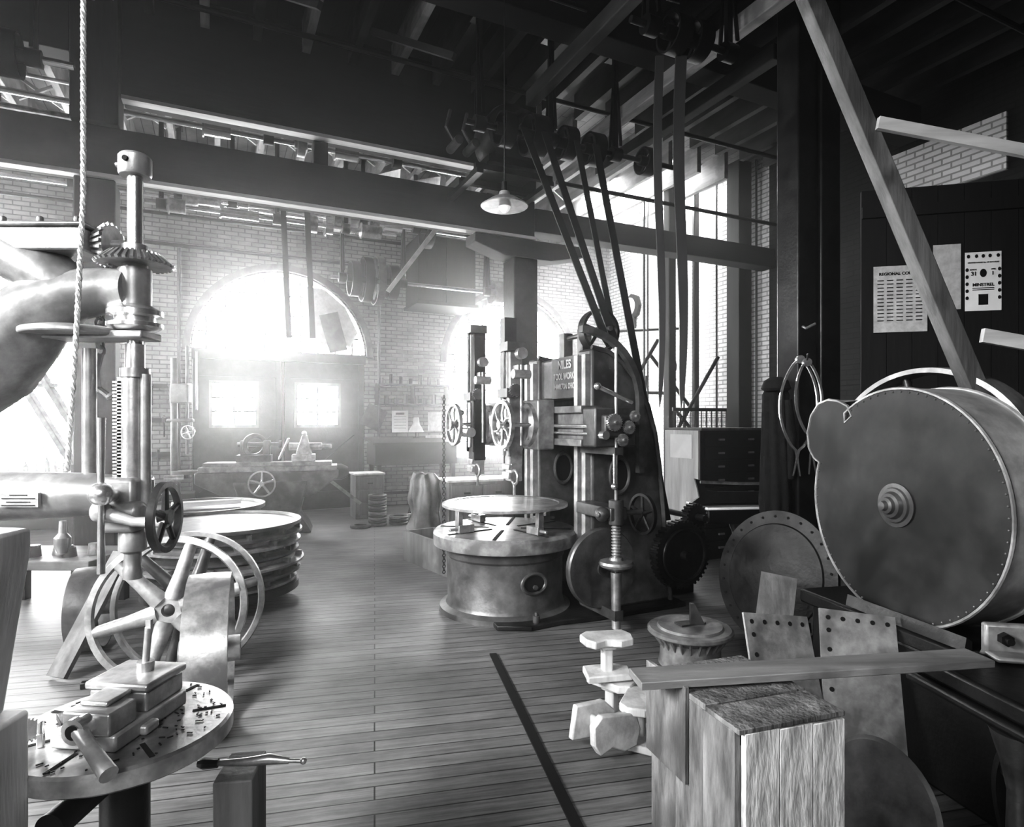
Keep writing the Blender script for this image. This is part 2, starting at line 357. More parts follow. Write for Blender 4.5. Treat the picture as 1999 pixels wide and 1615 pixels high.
# hoistway ironwork
e=T('hoistway_gate','dark iron lattice gate around the hoistway','gate',b2w(7.15,8.45,0),TH)
for k in range(11): G().cyl((.05+k*.12,0,.0),(.05+k*.12,0,1.95),.012,seg=6).out('bar',DK,e)
for (z,h) in ((.02,.05),(1.9,.06),(.9,.04)): G().b(.0,1.3,-.015,.015,z,z+h).out('rail',DK,e)
g=G()
for k in range(30):
    z=.95+k*.03; g.b(.01,1.28,.014,.018,z,z+.005)
for k in range(42): g.b(.03+k*.03,.035+k*.03,.014,.018,.93,1.9)
g.out('wire_mesh',D2,e)
for (a,b) in (((7.45,8.9,1.3),(8.25,8.5,2.9)),((7.4,8.9,2.1),(8.3,8.8,1.2)),((6.3,9.2,1.6),(7.2,8.9,3.2)),((6.9,10.0,2.3),(8.5,10,2.3)),((7.4,9.4,3.0),(8.5,9.4,1.9)),((6.9,9.6,.0),(7.5,9.6,2.6)),((7.0,11,3.6),(8.5,9.6,3.6)),((6.2,10,.0),(6.2,10,3.2))):
    G().cyl(b2w(*a),b2w(*b),.035,seg=10).top('hoistway_brace',DK,'thin dark iron brace of the hoistway','brace')
for i,(u,v,zb) in enumerate(((7.9,9.3,2.9),(8.05,9.25,2.9),(8.1,8.95,1.0),(8.5,8.8,1.6),(8.5,8.5,1.5),(7.75,9.9,1.8),(8.5,7.85,1.4),(8.5,10.3,1.2),(8.5,11.0,1.2),(7.2,9.3,1.5),(8.5,8.3,1.2),(8.5,9.7,1.2),(7.6,9.1,1.2))):
    G().cyl(b2w(u,v,zb),b2w(u,v,HC),.019,seg=6).top('hoist_cable',DK,'thin dark hoist cable hanging in the hoistway','cable',group='hoist cables')
for (u,v) in ((7.9,9.3),(8.05,9.25)):
    e=T('hoist_hook','black hoist pulley block with hook on a cable','hook',b2w(u,v,2.65),TH)
    G().lathe((0,0,0),(0,0,1),[(0,.0),(.05,.05),(.06,.15),(.03,.28),(0,.32)],16).out('block',DK,e)
    G().tube([(0,0,.02),(.0,0,-.06),(.05,0,-.12),(.03,0,-.18),(-.03,0,-.16)],.014).out('hook',DK,e)
s=G().b(6.9,8.45,8.4,11.6,HC-.03,HC-.01).struct('window_4',D2)
G().b(6.95,8.4,8.45,11.55,HC-.05,HC-.035).struct('glass',SKY,parent=s)
e=T('wall_clock','dark octagonal wall clock on whitewashed brick','clock',b2w(UR-.06,11.5,4.34),TH)
G().lathe((0,0,0),(1,0,0),[(0,-.06),(.24,-.06),(.3,-.02),(.3,.06),(0,.06)],8).out('case',BW,e)
G().lathe((0,0,0),(1,0,0),[(0,-.07),(.2,-.07),(.21,-.055),(0,-.055)],32).out('dial',PG,e)
G().b(-.03,.06,-.1,.1,-.55,-.25).out('pendulum_case',BW,e)
G().b(-.078,-.071,-.01,.01,0,.15).out('clock_hand',INK,e); G().b(-.078,-.071,0,.11,-.01,.01).out('clock_hand',INK,e)
e=T('hung_box','large black wooden box hung on the brick wall','box',b2w(4.1,11.9,4.0),TH)
G().b(-.6,.6,-.4,.5,.06,1.35).out('box_body',BW,e,bev=.02)
G().b(-.64,.64,-.44,.5,0,.06).out('bottom_board',BW,e)
G().b(-.03,.03,-.43,-.4,.06,1.35).out('batten',BW,e)
for z,u0,u1 in ((4.85,-5,3.4),(1.25,2.75,3.0)):
    G().cyl(b2w(u0,VB-.06,z),b2w(u1,VB-.06,z),.03,seg=10).top('wall_pipe',D2,'iron pipe running along the brick wall','pipe')
for u in (-.62,2.95,-1.9): G().cyl(b2w(u,VB-.06,0),b2w(u,VB-.06,4.8),.03,seg=10).top('wall_pipe',D2,'vertical iron pipe on the brick wall','pipe')
e=T('tool_rack','dark wooden tool rack with hung tools by the doors','rack',b2w(-1.25,VB-.1,1.1),TH)
for z in (0,.6,1.2): G().b(-.55,.55,0,.06,z,z+.08).out('rail',BW,e)
for k in range(12):
    x=-.5+k*.09; zz=(.05,.65,1.2)[k%3]; G().tube([(x,-.03,zz+.05),(x+.01,-.03,zz-.3)],[.018,.012]).sph((x,-.03,zz+.05),.03).out('hung_tool',IR if k%2 else DK,e)
# ---------------- line shafts ----------------
def shaft(label,u0,u1,v,z,pul,han,r=.035,sm=None):
    uc=(u0+u1)/2; e=T('line_shaft',label,'line shaft',b2w(uc,v,z),TH); h=(u1-u0)/2
    G().cyl((-h,0,0),(h,0,0),r,seg=14).out('shaft',sm or ST,e)
    for (u,Rr,w,m) in pul:
        x=u-uc; g=G()
        if Rr<.14: g.cyl((x-w/2,0,0),(x+w/2,0,0),Rr,seg=24).cyl((x-w/2-.02,0,0),(x-w/2,0,0),Rr*1.25,seg=24)
        else: g.wheel((x,0,0),(1,0,0),Rr,w,.02,.06,6,.015)
        g.out('pulley',m,e)
    for u in han:
        x=u-uc; t=HC-z-.37
        G().b(x-.03,x+.03,-.02,.02,.05,t).box((x,.06,t*.5),(.03,.02,t*.9),(.1,0,0)).box((x,-.06,t*.5),(.03,.02,t*.9),(-.1,0,0)).b(x-.05,x+.05,-.15,.15,t,t+.02).lathe((x-.06,0,0),(1,0,0),[(0,0),(.08,0),(.08,.12),(0,.12)],16).out('hanger',DK,e)
    return e
shaft('overhead line shaft with bright steel pulleys in back bay',-.6,3.9,10.0,4.95,[(-.35,.13,.16,SM),(-.1,.09,.3,SM),(.35,.13,.12,ST),(.9,.09,.9,ST),(1.7,.22,.12,SM),(1.95,.22,.12,ST),(2.3,.16,.1,SM),(2.6,.12,.3,ST),(3.2,.3,.14,D2)],[-.5,.2,2.12,3.0])
shaft('second bright shaft running just below the line shaft',-.9,2.6,9.75,4.72,[(-.5,.1,.2,SM),(.3,.07,.5,ST),(1.3,.13,.14,SM),(1.55,.13,.1,ST),(2.2,.1,.3,SM)],[-.7,.8,1.8],.03)
shaft('lower countershaft with a cluster of grey belt pulleys',1.7,4.9,10.6,4.15,[(2.1,.3,.15,D2),(2.3,.38,.14,DK),(2.5,.42,.12,IR),(2.75,.3,.16,D2),(4.75,.22,.2,IR)],[1.9,2.95,4.55])
shaft('thin upper line shaft under the back roof',-3.4,4.0,8.6,5.4,[(-3.0,.2,.2,D2),(-2.3,.25,.15,IR),(0,.1,.3,ST),(1.0,.16,.1,IL),(1.6,.1,.3,ST)],[-2.7,-1.2,.6,2.3])
shaft('thin line shaft close under pale joists',-3.4,6.5,11.4,5.35,[(0,.12,.2,IL),(2.5,.16,.12,IL),(5.2,.2,.15,D2)],[-2,0.2,2.4,5])
shaft('dark line shaft with belt pulleys above the boring mill',2.3,5.0,5.9,4.8,[(2.75,.18,.14,DK),(3.1,.22,.2,DK),(3.5,.18,.14,DK),(3.85,.18,.16,DK),(4.6,.16,.14,DK)],[2.45,3.3,4.15],.03,D2)
shaft('dark line shaft near the roof with drum pulleys',-2.9,-1.2,6.9,5.0,[(-2.6,.22,.2,D2),(-2.3,.3,.12,DK),(-1.7,.2,.2,D2)],[-2.8,-1.5])
shaft('black line shaft carrying slack hanging belts',3.0,4.15,4.05,4.95,[(3.45,.16,.14,DK),(3.68,.16,.14,DK)],[3.2,4.05],.03,D2)
e=T('overhead_motor','black electric motor mounted high beside the post','motor',b2w(3.15,6.75,4.7),TH)
G().lathe((0,-.35,.4),(0,1,0),[(0,0),(.2,0),(.34,.1),(.36,.15),(.36,.5),(.3,.62),(.15,.7),(0,.7)],32).out('motor_body',DK,e)
G().b(-.35,.35,-.3,.3,0,.08).b(-.25,-.15,-.25,.25,.05,.3).b(.15,.25,-.25,.25,.05,.3).out('mounting_base',DK,e)
G().ring((0,-.45,.4),(0,1,0),.12,.16,.14).cyl((0,-.5,.4),(0,-.3,.4),.03).out('drive_pulley',IR,e)
G().b(-.5,.5,.2,.27,-.1,-.03).b(-.5,.5,-.27,-.2,-.1,-.03).b(-.5,-.42,-.3,.7,-.16,-.1).b(.42,.5,-.3,.7,-.16,-.1).out('support_frame',DK,e)
for x in (-.55,-.75):
    G().tube([(x,-.25,.15),(x-.1,-.25,.3),(x-.05,-.25,.5)],.02).cyl((x,-.4,.12),(x,-.1,.12),.05).out('bracket',IR,e)
# ---------------- belts ----------------
def belt(p0,p1,w,label,mat=LE,side=None,t=.01):
    return G().bar(p0,p1,w,t,side).top('drive_belt',mat,label,'belt')
u_dir=(C,Sn,0)
belt((.12,6.35,4.75),(.82,5.5,2.5),.085,'dark leather drive belt slanting down to mill pulley',side=u_dir)
belt((.34,6.45,4.75),(.92,5.55,2.45),.085,'dark leather drive belt running beside another belt',side=u_dir)
belt((.70,6.65,4.75),(1.20,6.1,1.6),.07,'dark narrow leather belt running down behind the mill',side=u_dir)
belt((.92,6.75,4.75),(1.50,5.95,.75),.09,'long dark leather belt reaching the rear gearing',side=u_dir)
belt((-.75,8.9,4.95),(-1.9,9.4,3.7),.07,'pale leather belt slanting between overhead shafts',CW,side=u_dir)
belt((-3.35,9.0,4.8),(-3.3,9.1,2.95),.08,'dark belt hanging from the line shaft',LE,side=u_dir)
belt((-3.0,9.0,4.8),(-2.95,9.1,2.95),.08,'dark belt hanging from the line shaft',LE,side=u_dir)
for (x,w,zb,zt) in ((1.25,.075,1.83,4.8),(1.43,.10,1.82,4.8)):
    n=24; fr=[(0,.0),(.03,.35),(.12,.6),(.35,.8),(.7,.9),(1,.95)]
    def wf(t):
        for (a,b),(c2,d2) in zip(fr,fr[1:]):
            if t<=c2: return b+(d2-b)*(t-a)/(c2-a)
        return fr[-1][1]
    pr=[( w/2*wf(i/n),zb+(zt-zb)*i/n) for i in range(n+1)]
    bow=[.02*math.sin(math.pi*i/n*2) for i in range(n+1)]
    P=[(a+b2,z) for (a,z),b2 in zip(pr,bow)]+[(-a+b2,z) for (a,z),b2 in list(zip(pr,bow))[::-1]]
    G().xz(P,-.012,.012).top('hanging_belt',LE2,'slack leather belt hanging straight down from overhead shaft','belt',(x,5.2,0))
e=T('pendant_lamp','enamelled cone shade pendant lamp on a long cord','lamp',(-.055,4.5,3.3))
G().lathe((0,0,0),(0,0,1),[(.17,-.02),(.175,-.015),(.1,.035),(.045,.06),(.035,.09),(.03,.09),(.04,.055),(.095,.028),(.17,-.02)],40).out('lamp_shade',IL,e)
G().cyl((0,0,.05),(0,0,.16),.028,.02,16).out('socket',DK,e); G().sph((0,0,-.01),.045,(1,1,1.25)).out('bulb',BULB,e)
G().cyl((0,0,.15),(0,0,2.98),.005,seg=6).out('cord',DK,e)
G().cyl((-1.4,4.2,5.3),(1.2,4.4,4.7),.005,seg=5).top('overhead_wire',D2,'thin wire strung under the roof','wire')
# ---------------- boring mill ----------------
ML=T('boring_mill','large vertical boring mill with round grooved table and twin tool heads','boring mill',b2w(2.40,5.16),TH)
G().lathe((0,0,0),(0,0,1),[(0,.0),(.60,0),(.60,.045),(.545,.07),(.53,.1),(.53,.49),(.545,.51),(.55,.575),(0,.575)],64).out('base',IR,ML)
G().xy([(-.35,-.6),(-.1,-.73),(.2,-.70),(.5,-.74),(1.5,-.74),(1.55,.65),(.3,.72),(0,.7),(-.2,.6)],0,.045).out('foot_slab',D2,ML,bev=.01)
G().lathe((0,0,0),(0,0,1),[(0,.58),(.56,.58),(.655,.6),(.66,.615),(.66,.7),(.64,.725),(0,.725)],72).out('table',IM,ML)
for k in range(8):
    a=k*math.pi/4+.2; G().box((math.cos(a)*.38,math.sin(a)*.38,.727),(.46,.028,.006),(0,0,a)).out('table_slot',VOID,ML)
for k in range(4):
    a=k*math.pi/2+.2
    g=G(); g.box((math.cos(a)*.44,math.sin(a)*.44,.765),(.16,.07,.07),(0,0,a)).box((math.cos(a)*.50,math.sin(a)*.50,.86),(.05,.06,.135),(0,0,a)).cyl((math.cos(a)*.51,math.sin(a)*.51,.765),(math.cos(a)*.6,math.sin(a)*.6,.765),.015); g.out('jaw',SM,ML,bev=.006)
G().torus((.024,-.54,.33),(.03,-1,0),.085,.014,sx=1.35,sy=1).out('port_rim',IR,ML)
G().lathe((.024,-.525,.33),(.03,-1,0),[(0,-.02),(.08,-.02),(.08,.012),(0,.012)],30,sx=1.35).out('access_port',VOID,ML)
G().cyl((.03,-.56,.30),(.03,-.53,.30),.02).out('port_bolt',IR,ML)
G().cyl((-.02,-.66,.03),(-.02,-.66,.1),.03).cyl((-.02,-.66,.08),(-.02,-.66,.13),.014).out('anchor_bolt',IR,ML)
prof=[(.55,.04),(1.42,.04),(1.40,.25),(1.36,.6),(1.33,.95),(1.29,1.3),(1.24,1.6),(1.16,1.85),(1.03,2.08),(.88,2.24),(.72,2.33),(.55,2.36)]
for y0 in (-.61,.38):
    G().xz(prof,y0,y0+.23).out('housing',IR,ML,bev=.03)
    g=G(); g.tube([(x,y0-.005,z) for x,z in prof[1:]],.022,6); g.out('housing_rib',IR,ML)
    for o1 in (.02,.15): G().b(.5,.55,y0+o1,y0+o1+.06,.5,2.3).out('slideway',IL,ML)
    yy=y0-.004
    G().lathe((.84,yy+.02,1.23),(0,-1,0),[(0,-.01),(.12,-.01),(.12,.026),(0,.026)],30,sx=.85,sy=1.3).out('core_hole',VOID,ML)
    G().torus((.84,yy-.01,1.23),(0,-1,0),.12,.018,sx=.85,sy=1.3).out('core_hole_rim',IR,ML)
G().b(.58,.9,-.38,.38,1.92,2.32).out('top_tie',IR,ML,bev=.02)
G().b(.565,.58,-.37,.12,1.93,2.32).out('name_plate',D2,ML)
for s_,z,sz,kx in (('NILES',2.245,.11,.9),('TOOL WORKS',2.135,.085,.72),('HAMILTON, OHIO',2.04,.075,.6)):
    text(s_,sz,faceM((.562,-.125,z),(-1,0,0)),PG,ML,sx=kx,bold=.03)
G().tube([(.40+.62*math.sin(a*math.pi/24),-.68,1.88+.62*math.cos(a*math.pi/24)) for a in range(13)]+[(1.02,-.68,1.25)],.04,sq=True).out('curved_brace',IR,ML)
G().wheel((.8,-.35,2.55),(0,1,0),.2,.1,.025,.04,5,.014).out('top_pulley',D2,ML)
G().cyl((.8,-.55,2.55),(.8,.3,2.55),.022).b(.75,.85,-.15,-.05,2.3,2.6).b(.75,.85,.2,.3,2.3,2.6).out('pulley_shaft',IR,ML)
G().b(.33,.5,-.85,.95,1.5,1.84).b(.29,.33,-.85,.95,1.78,1.84).b(.29,.33,-.85,.95,1.5,1.56).out('cross_rail',IM,ML,bev=.008)
G().cyl((.3,-.95,1.67),(.3,.95,1.67),.018).cyl((.3,-.95,1.61),(.3,.95,1.61),.012).out('feed_screw',ST,ML)
G().b(.3,.7,-1.05,-.86,1.5,1.82).b(.35,.6,-1.12,-1.05,1.58,1.76).out('rail_gearbox',IR,ML,bev=.015)
for (x,z,r) in ((.42,1.7,.07),(.56,1.66,.055),(.5,1.56,.05),(.62,1.75,.045)): G().gear((x,-1.14,z),(0,1,0),r,.03,22,.008).cyl((x,-1.18,z),(x,-1.1,z),.014).out('feed_gear',SM,ML)
G().tube([(.62,-1.1,1.86),(.3,-1.1,1.98)],.018).sph((.29,-1.1,1.985),.03).out('feed_lever',ST,ML)
G().tube([(.45,-1.1,1.45),(.45,-1.1,1.2)],.012).sph((.45,-1.1,1.19),.028).cyl((.33,-1.16,1.6),(.33,-1.1,1.6),.035).out('feed_lever',ST,ML)
def head(y,xw,yw,ztop,rw):
    G().b(.12,.29,y-.2,y+.2,1.46,1.9).out('saddle',IM,ML,bev=.015)
    G().lathe((.13,y,1.68),(-1,0,0),[(0,0),(.2,0),(.2,.05),(.17,.08),(0,.08)],40).out('swivel_plate',SM,ML)
    for k in range(8):
        a=k*math.pi/4; G().cyl((.06,y+.17*math.cos(a),1.68+.17*math.sin(a)),(.11,y+.17*math.cos(a),1.68+.17*math.sin(a)),.016,seg=6).out('clamp_bolt',IR,ML)
    G().b(-.08,.05,y-rw,y+rw,1.32,ztop).b(-.1,-.08,y-rw-.02,y-rw+.02,1.4,1.95).b(-.1,-.08,y+rw-.02,y+rw+.02,1.4,1.95).out('ram',D2 if rw>.06 else IM,ML,bev=.01)
    G().b(-.07,.04,y-.06,y+.06,1.18,1.34).b(-.1,-.07,y-.07,y+.07,1.2,1.26).b(-.1,-.07,y-.07,y+.07,1.28,1.33).b(-.02,.0,y-.015,y+.015,1.05,1.2).torus((-.05,y-.09,1.22),(1,0,0),.06,.014).out('tool_post',SM,ML,bev=.006)
    G().b(-.13,-.02,y-.1,y+.1,1.92,2.0).gear((-.06,y-.12,1.98),(0,1,0),.06,.03,18,.008).cyl((-.1,y+.02,2),(-.1,y+.02,ztop+.06),.014).b(-.12,.06,y-.09,y+.09,ztop-.02,ztop+.06).out('feed_bracket',IR,ML,bev=.006)
    G().wheel((xw,yw,1.68),(-1,0,0),.21,.035,.028,.035,6,.013,.08,True).out('hand_wheel',ST if rw<.06 else SM,ML)
    G().cyl((xw,yw,1.68),(.1,yw,1.68),.02).out('hand_wheel_shaft',ST,ML)
    G().cyl((-.12,y+.1,1.6),(-.12,y-.1,1.6),.05).cyl((-.1,y-.02,1.45),(-.1,y-.02,1.9),.02).sph((-.14,y+.12,1.8),.03).out('feed_clutch',ST,ML)
    G().cyl((-.02,y-.16,1.5),(-.02,y-.16,2.2),.012).cyl((-.1,y-.16,2.12),(.06,y-.16,2.12),.04).cyl((-.02,y-.19,2.3),(-.02,y-.13,2.3),.05).b(-.05,.01,y-.16,y,2.1,2.2).out('splined_rod',SM,ML)
head(-.22,-.2,-.38,2.35,.055); head(.64,-.28,.6,2.62,.075)
G().b(-.04,.08,-.08,.02,1.9,2.66).out('counterweight_guide',D2,ML)
G().cyl((.48,-1.08,.1),(.48,-1.08,2.3),.014).out('feed_rod',SM,ML)
g=G(); g.cyl((.48,-1.08,.6),(.48,-1.08,.9),.03)
for k in range(12): g.torus((.48,-1.08,.62+k*.024),(0,0,1),.033,.008,20,6)
g.cyl((.48,-1.08,.05),(.48,-1.08,.5),.035,.045).out('screw_column',SM,ML)
G().lathe((.48,-1.08,.52),(0,0,1),[(0,0),(.07,0),(.13,.03),(.14,.05),(.13,.07),(.06,.08),(.05,.1),(0,.1)],36).out('bevel_collar',SM,ML)
G().b(.4,.56,-1.12,-.6,.92,1.02).cyl((.48,-1.08,.88),(.48,-1.08,1.08),.06).cyl((.3,-1.08,.97),(.74,-1.08,.97),.022).sph((.36,-1.06,.97),.06).out('screw_bracket',IR,ML,bev=.008)
G().wheel((.74,-1.08,.95),(1,0,0),.17,.03,.022,.03,5,.012).out('hand_wheel',D2,ML)
G().b(.44,.52,-1.12,-.6,1.44,1.5).out('rod_bearing',IR,ML); G().b(.44,.52,-1.12,-.6,.12,.2).out('rod_bearing',IR,ML)
G().lathe((.46,-.95,.50),(0,1,0),[(0,0),(.04,0),(.04,.02),(.12,.025),(.14,.015),(.32,.015),(.33,.03),(.33,.07),(0,.07)],56).out('face_disc',IR,ML)
G().cyl((.46,-.95,.50),(.46,-.6,.50),.06).out('disc_shaft',IR,ML)
G().gear((1.5,-.66,.47),(0,1,0),.32,.09,44,.02).torus((1.5,-.72,.47),(0,1,0),.24,.015).out('drive_gear',D2,ML)
G().gear((1.72,-.6,.8),(0,1,0),.13,.09,20,.02).cyl((1.72,-.75,.8),(1.72,-.2,.8),.03).cyl((1.5,-.78,.47),(1.5,-.2,.47),.04).out('pinion_gear',D2,ML)
G().lathe((1.68,-.45,.45),(0,1,0),[(0,0),(.2,0),(.24,.05),(.24,.4),(.18,.5),(0,.5)],28).b(1.44,1.9,-.4,.05,0,.3).out('drive_motor',DK,ML,bev=.01)
g=G()
for k in range(64): g.torus((-.42,.5,.25+k*.027),((1,0,0) if k%2 else (0,1,0)),.014,.005,10,5)
g.out('chain',DK,ML)
G().lathe((0,0,.93),(0,0,1),[(0,0),(.55,0),(.58,.008),(.58,.03),(.5,.035),(.49,.028),(0,.028)],64).top('round_plate',SM,'round smooth iron plate resting on mill jaws','plate',b2w(2.40,5.16),TH)
# ---------------- drill press (near) ----------------
DR=T('drill_press','heavy upright drill press with toothed gears and polished spindle','drill press',(-1.98,2.05,0))
G().cyl((-1.98,2.05,0),(-1.98,2.05,2.7),.12,seg=40).cyl((-1.98,2.05,0),(-1.98,2.05,.08),.3).out('column',IR,DR,True)
g=G(); g.tube([(-1.98,2.05,1.86),(-1.84,2.05,1.87),(-1.74,2.05,1.92),(-1.65,2.05,2.00),(-1.56,2.05,2.08),(-1.46,2.05,2.125),(-1.36,2.05,2.14),(-1.27,2.05,2.14)],[.19,.18,.16,.135,.11,.085,.075,.07],28)
g.tube([(-1.98,2.05,2.36),(-1.85,2.05,2.31),(-1.75,2.05,2.285),(-1.66,2.05,2.26),(-1.56,2.05,2.21),(-1.47,2.05,2.14)],[.13,.10,.09,.088,.085,.075],28); g.out('upper_arm',IM,DR,True)
g=G(); g.b(-1.66,-1.38,1.97,2.13,2.255,2.33).b(-1.67,-1.37,1.96,2.14,2.33,2.345)
for x in (-1.64,-1.52,-1.4): g.cyl((x,1.98,2.34),(x,1.98,2.365),.012,seg=6).cyl((x,2.12,2.34),(x,2.12,2.365),.012,seg=6)
g.cyl((-1.5,2.05,2.34),(-1.5,2.05,2.37),.02); g.out('gear_case',IM,DR,True,bev=.012)
def bevelgear(g,p,axis,R1,R2,w,n):
    g.lathe(p,axis,[(0,0),(R1*.93,0),(R2*.93,w),(0,w)],n*2)
    M=axm(p,axis)
    for i in range(n):
        a=2*math.pi*i/n; d=V((math.cos(a),math.sin(a),0)); k=R1*2.1/n; g.tube([M@(d*R1*1.0),M@(d*R2*1.0+V((0,0,w)))],[k,k*.7],4)
g=G(); bevelgear(g,(-1.328,2.05,2.29),(-1,0,0),.07,.048,.045,20); g.cyl((-1.40,2.05,2.29),(-1.30,2.05,2.29),.018); g.out('bevel_pinion',SM,DR,True)
g=G(); bevelgear(g,(-1.257,2.05,2.225),(0,0,1),.116,.078,.035,34); g.cyl((-1.257,2.05,2.2),(-1.257,2.05,2.29),.038); g.out('bevel_gear',SM,DR,True)
G().cyl((-1.257,2.05,1.5),(-1.257,2.05,2.53),.0235).out('spindle',ST,DR,True)
G().lathe((-1.257,2.05,2.52),(0,0,1),[(0,0),(.046,0),(.05,.008),(.05,.062),(.044,.07),(0,.07)],36).cyl((-1.32,2.05,2.56),(-1.3,2.05,2.56),.008).out('spindle_cap',IL,DR,True)
G().cyl((-1.257,1.992,2.56),(-1.257,2.01,2.56),.009).out('cap_hole',VOID,DR,True)
G().cyl((-1.257,2.05,2.09),(-1.257,2.05,2.21),.05).out('spindle_sleeve',IM,DR,True)
G().lathe((-1.257,2.05,2.005),(0,0,1),[(0,0),(.06,0),(.083,.012),(.083,.024),(.06,.03),(.06,.045),(.083,.05),(.083,.066),(.05,.085),(0,.085)],48).out('cone_pulley',ST,DR,True)
G().b(-1.66,-1.2,1.99,2.11,1.975,2.0).lathe((-1.45,2.05,1.985),(0,0,1),[(0,0),(.16,0),(.16,.02),(.12,.03),(0,.03)],40).out('bracket_plate',IL,DR,True,bev=.006)
G().cyl((-1.257,2.05,1.84),(-1.257,2.05,1.96),.03).cyl((-1.257,2.05,1.85),(-1.257,2.05,1.88),.045).out('feed_collar',SM,DR,True)
g=G(); g.cyl((-1.262,2.05,1.5),(-1.262,2.05,1.85),.036)
for k in range(28): g.b(-1.32,-1.29,2.03,2.06,1.52+k*.0115,1.5265+k*.0115)
g.b(-1.305,-1.285,2.03,2.07,1.5,1.85); g.out('rack_quill',SM,DR,True)
G().cyl((-1.215,2.04,1.38),(-1.215,2.04,1.86),.016).out('guide_rod',IM,DR,True); G().cyl((-1.43,2.08,1.45),(-1.43,2.08,1.95),.022).out('guide_rod',IM,DR,True)
g=G(); g.tube([(-1.98,2.05,1.455),(-1.7,2.05,1.455),(-1.42,2.05,1.46),(-1.3,2.05,1.46)],[.088,.083,.072,.065],28); g.out('lower_arm',IM,DR,True)
G().b(-1.635,-1.51,1.958,1.972,1.43,1.475).out('maker_plate',SM,DR,True)
for k,(a,b) in enumerate(((-1.6,-1.545),(-1.625,-1.52),(-1.61,-1.535),(-1.625,-1.52))): G().b(a,b,1.956,1.959,1.467-k*.011,1.470-k*.011).out('plate_engraving',DK,DR,True)
G().b(-1.35,-1.225,1.99,2.12,1.34,1.52).cyl((-1.36,2.0,1.41),(-1.2,2.0,1.41),.035).out('feed_head',IM,DR,True,bev=.015)
G().tube([(-1.29,1.93,1.715),(-1.29,1.93,1.46),(-1.29,1.93,1.225)],[.013,.009,.012],12).out('feed_lever',ST,DR,True)
G().sph((-1.29,1.93,1.475),.038).cyl((-1.29,1.93,1.475),(-1.29,2.02,1.46),.02).out('lever_hub',ST,DR,True)
G().tube([(-1.30,1.96,1.41),(-1.2,1.95,1.385),(-1.09,1.945,1.385)],[.022,.015,.018],12).sph((-1.31,1.96,1.415),.032).out('wheel_shaft',IL,DR,True)
G().wheel((-1.10,1.95,1.40),(1,.12,0),.112,.022,.017,.024,5,.009).out('hand_wheel',D2,DR,True)
G().lathe((-1.265,2.05,1.18),(0,0,1),[(0,0),(.028,0),(.03,.03),(.026,.04),(.026,.085),(.042,.095),(.042,.15),(.036,.17),(0,.17)],32).out('drill_chuck',IM,DR,True)
G().lathe((-1.462,2.0,1.27),(0,0,1),[(0,0),(.014,.005),(.024,.03),(.024,.055),(.012,.07),(.01,.11),(0,.11)],24).out('oil_cup',SM,DR,True)
TB=T('drill_table','round slotted iron drill table with oily chips','table',(-1.227,1.95,0))
G().lathe((-1.227,1.95,0),(0,0,1),[(0,.66),(.2,.66),(.3,.685),(.313,.695),(.313,.742),(.305,.75),(0,.75)],72).out('table_top',SM,TB,True)
for a in (.4,1.25,2.1,2.9,3.8,4.6,5.5): G().box((-1.227+.24*math.cos(a),1.95+.24*math.sin(a),.7505),(.1,.014,.003),(0,0,a)).out('table_slot',VOID,TB,True)
G().cyl((-1.227,1.95,.0),(-1.227,1.95,.66),.07).cyl((-1.227,1.95,.0),(-1.227,1.95,.05),.2).cyl((-1.25,1.66,.6),(-1.25,1.95,.6),.04).out('pedestal',DK,TB,True)
VS=T('machine_vise','heavy iron machine vise with lever handle and chips','vise',(-1.225,1.93,.752),-.12)
G().b(-.1,.11,-.16,.16,0,.05).b(-.12,.13,-.06,.0,0,.03).out('vise_base',IL,VS,bev=.008)
G().b(-.095,.1,-.02,.155,.05,.115).b(-.105,.11,-.03,.16,.115,.14).out('fixed_jaw',SM,VS,bev=.008)
G().b(-.05,.1,-.17,-.06,.05,.115).b(-.03,.06,-.13,-.03,.115,.13).out('moving_jaw',SM,VS,bev=.006)
G().cyl((.03,-.21,.085),(.03,-.1,.085),.03).cyl((.03,-.22,.085),(.03,-.2,.085),.036).out('screw_boss',ST,VS)
G().cyl((.03,-.224,.085),(.03,-.219,.085),.02).out('boss_hole',VOID,VS)
G().tube([(.03,-.2,.085),(.1,-.24,.06),(.2,-.29,.02)],[.022,.02,.024],14).out('vise_handle',IL,VS)
G().cyl((.02,.08,.14),(.02,.08,.17),.026).cyl((.02,.08,.17),(.03,.08,.28),.011).box((.032,.08,.29),(.018,.012,.03)).out('clamp_bolt',SM,VS)
g=G()
for i in range(200):
    a=random.uniform(0,6.28); r=random.uniform(.05,.29); x=-1.227+r*math.cos(a); y=1.95+r*math.sin(a)
    g.box((x,y,.753),(random.uniform(.004,.018),.004,.003),(0,0,random.uniform(0,3)))
o=g.top('metal_chips',D2,'scattered iron chips and shavings on drill table','metal chips'); o['kind']='stuff'
G().gear((0,0,.025),(.5,-.5,.6),.034,.012,20,.006).top('small_gear',SM,'small toothed gear lying on drill table','gear',(-1.44,1.83,.757))
G().box((0,0,.012),(.09,.022,.022)).cyl((.03,0,.012),(.075,0,.012),.009).top('tool_bit',D2,'short square steel tool bit on drill table','tool',(-1.41,1.93,.751),-.8,bev=.002)
G().box((0,0,.012),(.07,.025,.022)).top('steel_wedge',SM,'small steel wedge lying on drill table','tool',(-1.39,2.04,.751),.9,bev=.003)
G().box((0,0,.02),(.016,.022,.04)).cyl((0,0,.04),(0,0,.075),.01,.008).top('clamp_stud',ST,'short bright clamp stud standing on drill table','stud',(-1.38,1.80,.751),.3,bev=.002)
